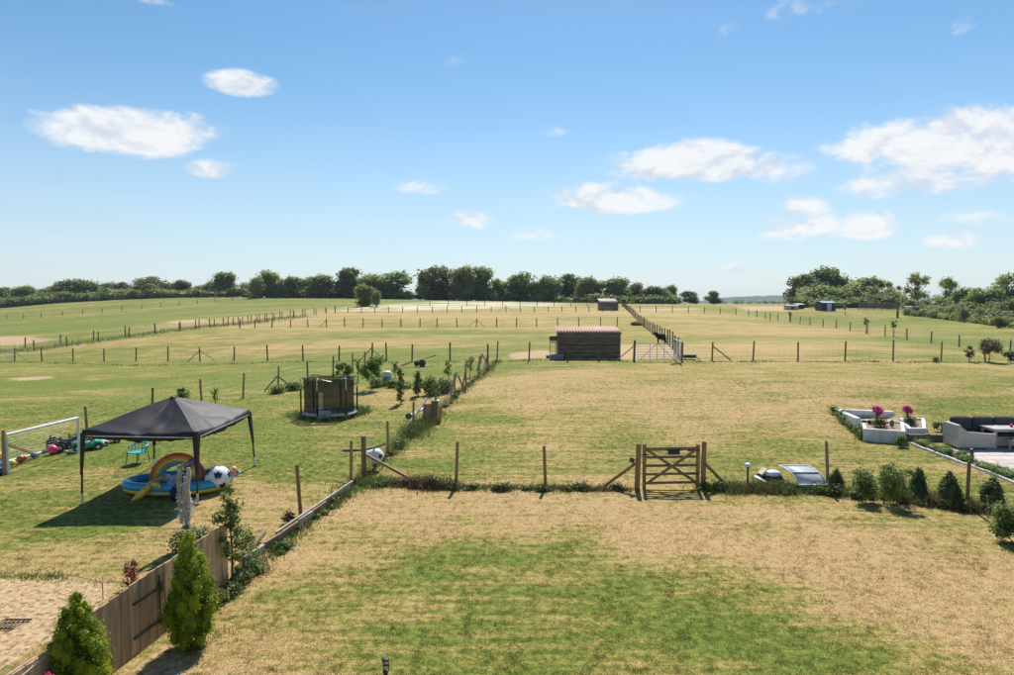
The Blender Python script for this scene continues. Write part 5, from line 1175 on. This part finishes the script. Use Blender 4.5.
# ---------------------------------------------------------------- dark stable
M['roof_red'] = mat('red_corrugated_roof', (.32, .16, .10), (.42, .27, .185), rough=.6, scale=3.5, stretch=(1, 2, 3), lo=.42, hi=.64)  # paler noise tone paints sun glint on the ridges into the colour
M['roof_grey'] = mat('grey_corrugated_roof', (.30, .27, .25), (.42, .38, .35), rough=.6, scale=2)
def shed(label, gl, gr, hF, hB, depth, roofm, board, over=.15, nb=9, bell=.16, overx=(.15, .12)):
    W = (gr - gl).length; t_ = thing('stable', label, 'stable', gl, math.atan2(gr.y - gl.y, gr.x - gl.x))
    zb = -.12; bh = (hF - zb) / nb
    for i in range(nb):
        z = zb + bh * (i + .5)
        MB().box((W/2, .0, z), (W, .026, bh * 1.02), rx=.10).build('board', board, t_)
        MB().box((0, depth/2, z), (.022, depth - .06, bh * .97)).build('side_board', board, t_); MB().box((W, depth/2, z), (.022, depth - .06, bh * .97)).build('side_board', board, t_)
    MB().box((W/2, depth, (hB+zb)/2), (W-.06, .03, hB-zb)).build('back_wall', board, t_)
    for x in (0, W):
        MB().add([(x-.011,.03,hF),(x-.011,depth-.03,hF),(x-.011,depth-.03,hB),(x+.011,.03,hF),(x+.011,depth-.03,hF),(x+.011,depth-.03,hB)], [(0,1,2),(5,4,3),(0,3,4,1),(1,4,5,2),(2,5,3,0)]).build('gable_board', board, t_)
    for x in (-.02, W + .02): MB().box((x, -.03, (hF+zb)/2), (.07, .05, hF-zb)).build('corner_post', board, t_)
    b = MB(); nx = int((W + sum(overx)) / bell * 4); vs = []; fs = []
    for j in range(2):
        y = -over + (depth + 2*over) * j; z = hF + .05 + (hB - hF) * (y / depth)
        for i in range(nx + 1): x = -overx[0] + (W + sum(overx)) * i / nx; vs.append((x, y, z + .042 * math.sin(2*math.pi*x/bell)))
    for i in range(nx): fs.append((i, i+1, nx+2+i, nx+1+i))
    o = b.add(vs, fs).build('corrugated_roof', roofm, t_, True); o.modifiers.new('thickness', 'SOLIDIFY').thickness = .01
    MB().bar((-overx[0], -over+.03, hF + .0), (W + overx[1], -over+.03, hF + .0), .04, .10).build('fascia', board, t_)
    return t_
sh = shed('long dark boarded stable with red corrugated roof in the middle of the fields', P(559, 358.6), P(619.5, 358.6), 1.70, 2.03, 2.3, M['roof_red'], M['shed_board'], over=.14, nb=8, bell=.20)
sw = shed('small grey shed with pale roof far off by the diagonal fence', P(601, 310.5), P(618, 310.5), 1.75, 2.6, 2.6, M['roof_grey'], M['shed_board'], nb=6)
# items by the stable
q = P(553.5, 357); t_ = thing('hay_rack', 'dark open hatch with pale sill hanging out from the left end of the stable', 'hay rack', Vector((q.x + .0, q.y + .6, q.z)))
MB().box((.0, 0, 1.25), (.5, .35, .34)).build('hood', M['shed_board'], t_, bevel=.02); MB().box((0, -.05, .98), (.5, .3, .06)).build('sill', M['pale_wood'], t_)
MB().bar((.1, 0, 1.15), (.42, .1, 1.45), .06).build('arm', M['shed_board'], t_); MB().bar((-.2,.1,0),(-.2,.1,1.0),.04).bar((.2,.1,0),(.2,.1,1.0),.04).build('support', M['post_grey'], t_)
q = P(556.5, 359.5); t_ = thing('water_trough', 'low blue grey water trough at the left foot of the stable', 'trough', q)
b = MB(); b.box((0,0,.08),(.9,.5,.14)).box((-.43,0,.24),(.05,.5,.2)).box((.43,0,.24),(.05,.5,.2)).box((0,-.23,.24),(.82,.05,.2)).box((0,.23,.24),(.82,.05,.2)).build('tub', plain('trough_blue', (.16,.19,.24), .5), t_); MB().box((0,0,.26),(.8,.4,.02)).build('water', M['water'], t_)
q = P(551, 358); t_ = thing('tyre', 'dark tyre lying left of the water trough', 'tyre', q); MB().tube([(.28*math.cos(a),.28*math.sin(a),.1) for a in [i*math.pi/7 for i in range(14)]], .09, 7, closed=True).build('ring', M['black_plastic'], t_, True)
q = P(690, 359.5); t_ = thing('feed_trough', 'black trough on the grass right of the metal gate', 'trough', q)
MB().box((-.05,0,.22),(.75,.4,.22), taper=1.15).build('tub', M['black_plastic'], t_); MB().bar((.3,0,.2),(.62,-.15,.02),.05).bar((-.35,0,.12),(-.35,0,0),.05).build('foot', M['black_plastic'], t_)
q = P(676, 365); t_ = thing('fallen_rail', 'dark rail lying in front of the metal gate', 'rail', q); MB().bar((-.35,-.1,.05),(.45,.3,.1),.07).build('timber', M['post_grey'], t_)
q = P(635.5, 325.5); t_ = thing('log_heap', 'dark heap lying left of the diagonal fence beyond the pony', 'heap', q)
MB().ball((0,0,.25),.7,10,6,(1.1,.6,.5)).ball((.6,.2,.15),.4,8,5,(1.2,.7,.6)).build('mound', M['shed_board'], t_)

# ---------------------------------------------------------------- pony
hp = P(661, 344); M['horse'] = mat('black_coat', (.018,.013,.011), (.045,.030,.022), rough=.85, spec=.15)
t_ = thing('pony', 'black pony standing side on by the diagonal fence, its head to the left', 'pony', Vector((hp.x, hp.y, hp.z)))
def skin(name, vs, es, rad, m, parent, lv=2):
    me = bpy.data.meshes.new(name); me.from_pydata(vs, es, []); me.materials.append(m); o = inst(name, me, parent)
    md = o.modifiers.new('skin', 'SKIN'); md.use_smooth_shade = True
    for i, r in enumerate(rad): me.skin_vertices[0].data[i].radius = r if isinstance(r, tuple) else (r, r)
    me.skin_vertices[0].data[0].use_root = True
    s = o.modifiers.new('sub', 'SUBSURF'); s.levels = lv; s.render_levels = lv; return o
t_.scale = (.86, .86, .86)
V = [(.15,0,.78),(-.05,0,.76),(-.32,0,.82),(.38,0,.82),(-.50,0,.98),(-.62,0,1.12),(-.70,0,1.13),(-.84,0,1.00),(-.90,0,.94)]
E = [(0,1),(1,2),(0,3),(2,4),(4,5),(5,6),(6,7),(7,8)]; Rd = [(.26,.28),(.26,.29),(.23,.28),(.24,.27),(.14,.22),(.11,.17),(.10,.12),(.075,.08),(.06,.065)]
def leg(i0, pts_, rs):
    prev = i0
    for p, r in zip(pts_, rs): V.append(p); Rd.append((r, r)); E.append((prev, len(V)-1)); prev = len(V)-1
for y, dx in ((-.11, 0), (.11, .10)):
    leg(2, [(-.34+dx,y,.60),(-.35+dx,y*1.05,.38),(-.34+dx,y*1.05,.12),(-.37+dx,y*1.05,.02)], (.11,.065,.055,.07))
    leg(3, [(.44-dx,y,.62),(.38-dx,y*1.1,.46),(.50-dx,y*1.1,.32),(.47-dx,y*1.1,.12),(.44-dx,y*1.1,.02)], (.15,.10,.065,.055,.07))
skin('body', V, E, Rd, M['horse'], t_)
skin('tail', [(.56,0,.90),(.66,0,.80),(.70,0,.55),(.68,0,.32)], [(0,1),(1,2),(2,3)], (.05,.07,.08,.04), M['horse'], t_, 1)
skin('mane', [(-.64,0,1.22),(-.54,0,1.14),(-.44,0,1.05),(-.30,0,1.03)], [(0,1),(1,2),(2,3)], (.06,.10,.12,.08), M['horse'], t_, 1)
for y in (-.05, .05): MB().tube([(-.68,y,1.20),(-.67,y*1.3,1.30)], [.03,.008], 6).build('ear', M['horse'], t_)

# ---------------------------------------------------------------- patio at the right: paving, planters, edging
M['paving'] = mat('pale_paving', (.52, .45, .41), (.38, .33, .30), rough=.85, scale=2, rnd=.12)
M['rattan'] = mat('pale_rattan', (.54, .49, .44), (.36, .325, .29), rough=.8, scale=14, stretch=(1, 1, 4), bump=.4)
M['cushion'] = plain('charcoal_cushion', (.045, .047, .055), .85)
M['tabletop'] = plain('table_top', (.58, .56, .55), .35)
M['grey_wall'] = mat('grey_sleeper', (.17, .155, .145), (.12, .11, .10), rough=.9, scale=3)
p0 = P(911, 441.5); p1 = P(955, 440.5); pz = P(950, 452).z + .02
k0, k1, k2 = P(911, 444), P(960, 462), P(1016, 483.5)
# paving slabs on a level bed
t_ = thing('patio', 'pale paved patio at the right below the lawn', 'patio', (k0.x, k0.y, pz))
oz = Vector((k0.x, k0.y, pz)); xe = 27.0; tile = .6
edge = [(k0 - oz), (k1 - oz), (k2 - oz)]
poly = [(0, .1), (edge[1].x, edge[1].y), (edge[2].x, edge[2].y), (edge[2].x + 3, edge[2].y - 1.0), (22, -3), (22, 1.6), (0, 1.6)]
MB().prism([(x + .02, y + .03) for x, y in poly], -.3, -.035).build('bed', M['grey_wall'], t_)
def inpoly(x, y):
    c = False; n = len(poly)
    for i in range(n):
        x1, y1 = poly[i]; x2, y2 = poly[(i+1)%n]
        if (y1 > y) != (y2 > y) and x < (x2-x1)*(y-y1)/(y2-y1)+x1: c = not c
    return c
slab = MB().box((0,0,-.02), (tile-.012, tile-.012, .04)).mesh('slab', M['paving'], bevel=.003); cnt = 0
for iy in range(-16, 4):
    for ix in range(0, 36):
        x = ix * tile + .3; y = iy * tile + .3
        if cnt < 290 and all(inpoly(x + a, y + b_) for a in (-.25, .25) for b_ in (-.25, .25)) and x < 12: inst('slab', slab, t_, (x, y, random.uniform(-.003, .003))); cnt += 1
# pale kerb
t_ = thing('patio_kerb', 'thin pale kerb curving along the lawn edge of the patio', 'kerb', k0)
pp = PX([(911,444.5),(925,450),(945,457.5),(965,465),(985,472),(1016,484.5),(1060,500)])
for a, c_ in zip(pp[:-1], pp[1:]): MB().bar(a - k0 + Vector((0,0,.02)), a.lerp(c_, .985) - k0 + Vector((0,0,.0)), .07, .12).build('kerb_stone', M['white_paint'], t_)
hedge('lavender_edging', 'band of low grey green plants between the pale kerb and the paving', [p + Vector((.32,.42,0)) for p in PX([(924,449),(945,457.5),(965,465),(985,472),(1016,484.5),(1060,500)])], .30, .55, 7000, .022, M['garden_leaf'], 'plants', core=.7, seed=71)
for k, (px, py) in enumerate(((927, 447), (972, 463.5))):
    q = P(px, py); t_ = thing('edging_light', ['short dark bollard light at the left end of the patio planting', 'short dark bollard light in the middle of the patio planting'][k], 'light', q + Vector((.2,.3,0)), group='short bollard lights of the patio')
    MB().lathe((0,0,0), [(.05,0),(.05,.36)], 10).build('column', M['gate_wood'], t_); MB().lathe((0,0,.36), [(.06,0),(.06,.05),(.02,.07)], 10).build('cap', M['black_iron'], t_)
q0 = P(908, 441); q1 = P(960, 441.5); t_ = thing('low_wall', 'low grey sleeper wall behind the patio, left of the sofa', 'wall', q0)
for i in range(4): a = q0.lerp(q1, i/4); c_ = q0.lerp(q1, (i+.985)/4); MB().bar(a - q0 + Vector((0,0,.12)), c_ - q0 + Vector((0,0,.12)), .16, .26).build('sleeper', M['grey_wall'], t_)
MB().bar(q1 - q0 + Vector((0.02,.0,.12)), q1 - q0 + Vector((12,0,.12)), .16, .26).build('long_sleeper', M['grey_wall'], t_)
def wall_run(root, path, h0, h1, th, m, name='wall'):
    for i, (a, c_) in enumerate(zip(path[:-1], path[1:])):
        d = (c_ - a); d.z = 0; d.normalize(); e = d * (th / 2 - .003)
        za, zc = (h0, h1) if not isinstance(h0, list) else (h0[i], h1[i])
        b = MB(); r = Vector((d.y, -d.x, 0)) * th / 2; vs = []
        for p, z in ((a, za), (c_, zc)):
            for s in (-1, 1):
                for zz in (-.3, z): vs.append(p + r * s + Vector((0, 0, zz)) - root.location)
        b.add(vs, [(0,1,3,2),(4,6,7,5),(0,4,5,1),(2,3,7,6),(1,5,7,3),(0,2,6,4)]).build(name, m, root, bevel=.006)
# upper seating planter (U of white walls)
a0 = P(839, 421); a1 = P(861, 432); b1 = P(897, 420.5)
a0 = AT(839, 28.6); a1 = AT(860.5, 25.9); b1 = AT(896, 28.8)
t_ = thing('seating_wall', 'white rendered U shaped wall with grey bench inside, at the top of the patio', 'wall', a0)
zt = PD(839, 411.5, 28.6)[2] - a0.z + .10
wall_run(t_, [a1, a0], PD(861, 418, 25.9)[2] - a1.z, zt, .20, M['white_paint']); 
wall_run(t_, [a0 + Vector((.1, 0, 0)), b1], zt, PD(896, 411.5, 28.8)[2] - b1.z, .20, M['white_paint'])
bz = PD(868, 419, 28.2)[2] - a0.z - .06
for k, (dy, z) in enumerate(((-.22, .0), (-.36, 0), (-.50, 0))): MB().box(((b1.x - a0.x) / 2 + .15, dy, bz + z), (b1.x - a0.x - .5, .12, .04)).build('bench_slat', M['rattan'], t_)
MB().box(((b1.x - a0.x) / 2 + .15, -.34, bz - .22), (b1.x - a0.x - .6, .4, .40)).build('bench_base', M['white_paint'], t_)
for z in (-.02, .10): MB().box(((b1.x - a0.x) / 2 + .15, -.118, bz + z), (b1.x - a0.x - .4, .03, .08)).build('back_slat', plain('slat_grey', (.33,.32,.33), .8), t_)
def planter(label, cs, h, m, th=.12):
    o = cs[0]; t_ = thing('planter', label, 'planter', o); zt = max(p.z for p in cs) * .5 + min(p.z for p in cs) * .5 + h
    n = len(cs)
    for i in range(n):
        a, c_ = cs[i], cs[(i+1)%n]; d = (c_ - a); d.z = 0; d.normalize(); a2 = a + d * (th * .5) * (1 if i % 2 else -1); c2_ = c_ - d * (th * .5) * (1 if i % 2 else -1)
        a2 = Vector((a2.x, a2.y, a.z)); c2_ = Vector((c2_.x, c2_.y, c_.z)); b = MB(); r = Vector((d.y, -d.x, 0)) * th / 2; vs = []
        for p in (a2, c2_):
            for s in (-1, 1):
                for zz in (p.z - .35, zt): q_ = p + r * s; vs.append(Vector((q_.x, q_.y, zz)) - o)
        b.add(vs, [(0,1,3,2),(4,6,7,5),(0,4,5,1),(2,3,7,6),(1,5,7,3),(0,2,6,4)]).build('side', m, t_, bevel=.006)
    MB().prism([(p.x - o.x, p.y - o.y) for p in cs], -.3, zt - o.z - .07).build('soil', mat('planter_soil', (.32,.24,.16), (.2,.15,.1), rough=1, scale=9), t_)
    return t_, zt
f0, f1 = AT(868, 24.9), AT(907, 24.4); f2, f3 = AT(905, 26.3), AT(866, 26.7)
pl1, z1 = planter('low white planter with gravel and pink flowers in front of the seating wall', [f0, f1, f2, f3], PD(888, 432, 24.7)[2] - (f0.z + f1.z) / 2 , M['white_paint'])
h0_, h1_ = AT(913, 25.2), AT(928, 25.2); h2_, h3_ = AT(926, 27.4), AT(904, 27.4)
pl2, z2 = planter('taller white planter with magenta flowers right of the low one', [h0_, h1_, h2_, h3_], PD(920, 426.5, 25.2)[2] - h0_.z, M['white_paint'])
q0 = AT(868, 27.6); t_ = thing('low_wall', 'low white wall joining the seating wall and the taller planter', 'wall', q0); q1 = AT(905, 27.7)
wall_run(t_, [q0, q1], PD(868,422,27.6)[2] - q0.z, PD(905,422,27.7)[2] - q1.z, .14, M['white_paint'])
def flower(label, p, h, w_, seed):
    root = thing('flowering_plant', label, 'plant', p)
    inst('foliage', crown_mesh('foliage', [(0,0,h*.2,w_*.35,w_*.35,h*.18),(w_*.35,0,h*.15,w_*.3,w_*.3,h*.15),(0,0,h*.5,w_*.12,w_*.12,h*.25)], 500, .035, M['garden_leaf'], seed, core=.5), root)
    inst('blossom', crown_mesh('blossom', [(0,0,h*.82,w_*.27,w_*.27,h*.2),(-w_*.15,0,h*.9,w_*.18,w_*.18,h*.13),(w_*.18,0,h*.72,w_*.16,w_*.16,h*.1)], 420, .035, M['pink'], seed + 1, core=.8), root)
    inst('dry_stems', crown_mesh('dry_stems', [(w_*.3,.05,h*.3,w_*.35,w_*.3,h*.14)], 160, .03, M['red_leaf'], seed + 2, core=0), root, kind='stuff')
flower('magenta flowered plant in the low white planter', Vector((*AT(880, 25.6).xy, z1 - .07)), .78, .60, 81)
flower('magenta flowered plant in the taller white planter', Vector((*AT(910.5, 26.4).xy, z2 - .07)), .70, .58, 84)
q = Vector((*AT(895, 25.5).xy, z1 - .07)); t_ = thing('garden_lantern', 'small dark lantern standing in the low white planter', 'lantern', q); MB().box((0,0,.13),(.10,.10,.2)).build('body', M['gate_wood'], t_); MB().lathe((0,0,.23), [(.08,0),(.01,.06)], 4).build('top', M['black_iron'], t_)
q = Vector((*AT(872, 26.2).xy, z1 - .07)); t_ = thing('garden_tools', 'dark pots at the back of the low white planter', 'pots', q)
for i in range(3): MB().lathe((-.2 + .22*i,0,0), [(.06,0),(.09,.14),(.08,.15)], 9).build('pot', M['black_plastic'], t_)
hedge('trailing_plants', 'green plants trailing down the lawn side of the white seating wall', [AT(833,28.9)+Vector((0,-.1,0)), AT(845,27.4), AT(857,26), AT(866,24.9)], .42, .38, 1600, .035, M['garden_leaf'], 'plants', core=.5, seed=88)
shrub('leafy_plant', 'bright green plant at the corner of the low planter and paving', AT(904, 24.0), .42, .5, M['fresh_leaf'], 500, .035, 'round', 89)
shrub('low_bush', 'dark green bush behind the patio left of the sofa', AT(945, 26.2), .42, .9, M['garden_leaf'], 700, .035, 'round', 90)
hedge('bench_plants', 'thin green plants growing inside the seating wall', [AT(866,28.0), AT(892,28.2)], .22, .2, 400, .03, M['garden_leaf'], 'plants', core=0, seed=92)
# rattan corner sofa, table, stool
sx0 = Vector(PD(957, 449, 23.6)); sz = pz
t_ = thing('rattan_sofa', 'pale rattan garden sofa with charcoal back cushions on the patio', 'sofa', (sx0.x, sx0.y, sz))
b = MB(); b.prism([(0,0),(.75,-.1),(1.05,-.1),(1.05,.85),(0.05,.85)], .06, .40); b.build('base', M['rattan'], t_, bevel=.02)
b = MB(); b.prism([(.05,.85),(0,-.02),(.12,-.02),(.18,.85)], .40, .86).build('arm', M['rattan'], t_, bevel=.02)
b = MB(); vs = [(.02,-.03,.86),(.35,-.05,.62),(1.0,-.08,.56),(1.28,-.1,.56),(1.28,-.1,.06),(.02,-.03,.06)]; n = len(vs)
b.add(vs + [(x, y+.1, z) for x, y, z in vs], [tuple(range(n)), tuple(range(n,2*n))[::-1]] + [(i,n+i,n+(i+1)%n,(i+1)%n) for i in range(n)]).build('side_panel', M['rattan'], t_)
MB().box((1.9, 1.10, .42), (3.4, .14, .76)).build('back', M['rattan'], t_, bevel=.03); MB().box((1.95, .62, .22), (3.0, .74, .34)).build('seat_base', M['rattan'], t_, bevel=.02)
MB().box((1.95, .62, .44), (2.9, .70, .12)).build('seat_cushion', M['cushion'], t_, bevel=.04)
for i in range(4): MB().box((.72 + .78*i, .92, .76), (.74, .2, .50), rx=-.15).build('back_cushion', M['cushion'], t_, bevel=.06)
MB().ball((.16, .9, .84), .07, 10, 7, (1.2,.5,1)).build('pale_cushion', plain('cushion_sand', (.6,.48,.36), .9), t_, True)
for x, y in ((.1,.05),(.95,0),(.12,.8)): MB().box((x,y,.03), (.05,.05,.06)).build('foot', M['black_plastic'], t_)
t_ = thing('dining_table', 'grey topped rattan garden table in front of the sofa cushions', 'table', (sx0.x + 1.25, sx0.y + .15, sz))
MB().box((1.1, .25, .70), (2.1, .85, .045)).build('table_top', M['tabletop'], t_, bevel=.008)
MB().box((1.1, .25, .64), (1.95, .72, .07)).build('apron', M['rattan'], t_)
for x, y in ((.15,-.05),(2.0,-.05),(.15,.6),(2.0,.6)): MB().box((x, y, .31), (.08, .08, .61)).build('leg', M['rattan'], t_)
t_ = thing('candle', 'small red candle jar on the garden table', 'candle', (sx0.x + 2.15, sx0.y + .35, sz + .7225)); MB().lathe((0,0,0), [(.05,0),(.055,.08),(.05,.10)], 12).build('jar', plain('red_glass', (.55,.05,.06), .2), t_, True); MB().lathe((0,0,.1), [(.02,0),(.02,.02)], 8).build('wax', M['white_plastic'], t_)
for k in range(2):
    t_ = thing('rattan_stool', ['pale rattan stool with dark cushion in front of the garden table', 'second pale rattan stool, cut by the right edge'][k], 'stool', (sx0.x + 1.72 + 1.12*k, sx0.y - .58, sz))
    for x, y in ((.04,.04),(.9,.04),(.04,.44),(.9,.44)): MB().box((x,y,.2), (.05,.05,.4)).build('leg', M['rattan'], t_)
    MB().box((.47,.24,.29), (.94,.48,.20)).build('frame', M['rattan'], t_, bevel=.01); MB().box((.47,.24,.42), (.9,.44,.06)).build('cushion', plain('cushion_brown', (.05,.032,.03), .9), t_, bevel=.02)

# ---------------------------------------------------------------- far right shelters
q0, q1 = P(822, 311), P(835.5, 311)
def shelter(label, q0, q1, h, wallc, doorc, roofc):
    W = (q1 - q0).length; t_ = thing('field_shelter', label, 'shelter', q0, math.atan2(q1.y-q0.y, q1.x-q0.x))
    for x0, x1 in ((0, .36), (.68, 1)): MB().box((W*(x0+x1)/2, 0, h/2-.05), (W*(x1-x0), .08, h)).build('front_panel', wallc, t_)
    MB().box((W*.52, -.05, h*.48), (W*.32, .06, h*.94)).build('door', doorc, t_)
    for x in (.04, W-.04): MB().box((x, 1.6, h/2-.05), (.08, 3.1, h)).build('side_wall', wallc, t_)
    MB().box((W/2, 3.15, h/2), (W, .08, h*1.1)).build('back_wall', wallc, t_)
    MB().add([(-.1,-.3,h),(W+.1,-.3,h),(W+.1,1.6,h*1.18),(-.1,1.6,h*1.18),(W+.1,3.3,h*1.05),(-.1,3.3,h*1.05),(-.1,-.3,h+.08),(W+.1,-.3,h+.08),(W+.1,1.6,h*1.18+.08),(-.1,1.6,h*1.18+.08),(W+.1,3.3,h*1.05+.08),(-.1,3.3,h*1.05+.08)], [(0,1,2,3),(3,2,4,5),(6,9,8,7),(9,11,10,8),(0,6,7,1),(5,4,10,11),(0,3,9,6),(3,5,11,9),(1,7,8,2),(2,8,10,4)]).build('roof', roofc, t_)
    return t_
shelter('dark blue field shelter with pale door and pale roof before the right hand trees', q0, q1, 1.9, plain('shelter_navy', (.02,.03,.06), .6), plain('shelter_white', (.55,.60,.68), .5), plain('shelter_roof', (.35,.42,.48), .4))
shelter('small dark shelter with whitish roof left of the blue field shelter', P(797, 309), P(804, 309), 1.1, plain('brown_dark', (.05,.035,.03), .8), M['black_plastic'], M['white_plastic'])
for (px, py, w_, c_, lb) in [(791,307,3.0,(.45,.42,.38),'whitish low wall of sheets at the left foot of the right hand clump'),(912,311,4.0,(.36,.38,.40),'pale car sized trailer parked before the small very dark round bush'),(928,307.5,3.0,(.66,.62,.54),'cream caravan gable between the trees on the right'),(974,308,3.5,(.60,.52,.42),'cream roofed hut among the trees on the right')]:
    q = P(px, py) if py > 309 else AT(px, 165); t_ = thing('outbuilding', lb, 'hut', q); h_ = 1.1 if px < 920 else 2.2
    MB().box((0,0,h_*.4), (w_, 1.6, h_*.8)).build('wall', plain('hut_wall', c_, .7), t_, bevel=.05)
    MB().prism([(-w_*.55,-.9),(w_*.55,-.9),(w_*.55,.9),(-w_*.55,.9)], h_*.8, h_*.9).add([(-w_*.5,-.85,h_*.9),(w_*.5,-.85,h_*.9),(w_*.5,.85,h_*.9),(-w_*.5,.85,h_*.9),(-w_*.5,0,h_*1.12),(w_*.5,0,h_*1.12)], [(0,1,5,4),(3,4,5,2),(0,4,3),(1,2,5)]).build('roof', plain('hut_roof', tuple(q_*.8 for q_ in c_), .7), t_)
    MB().box((0,-.82,h_*.4), (w_*.25,.04,h_*.5)).build('door', M['black_plastic'], t_)

# ---------------------------------------------------------------- the air between here and the hills
hz = MB().add([(x, y, z) for z in (-12, 44) for y in (-30, 6100) for x in (-9200, 9200)], [(0,2,3,1),(4,5,7,6),(0,1,5,4),(2,6,7,3),(0,4,6,2),(1,3,7,5)])
hm, t = new_mat('clear_air'); v = t.node('ShaderNodeVolumePrincipled', inp={'Color': (.72, .84, 1.0, 1), 'Density': .00014, 'Anisotropy': .1})
t.node('ShaderNodeOutputMaterial', inp={1: v.outputs[0]})
hz.build('haze', hm, None, kind='stuff')
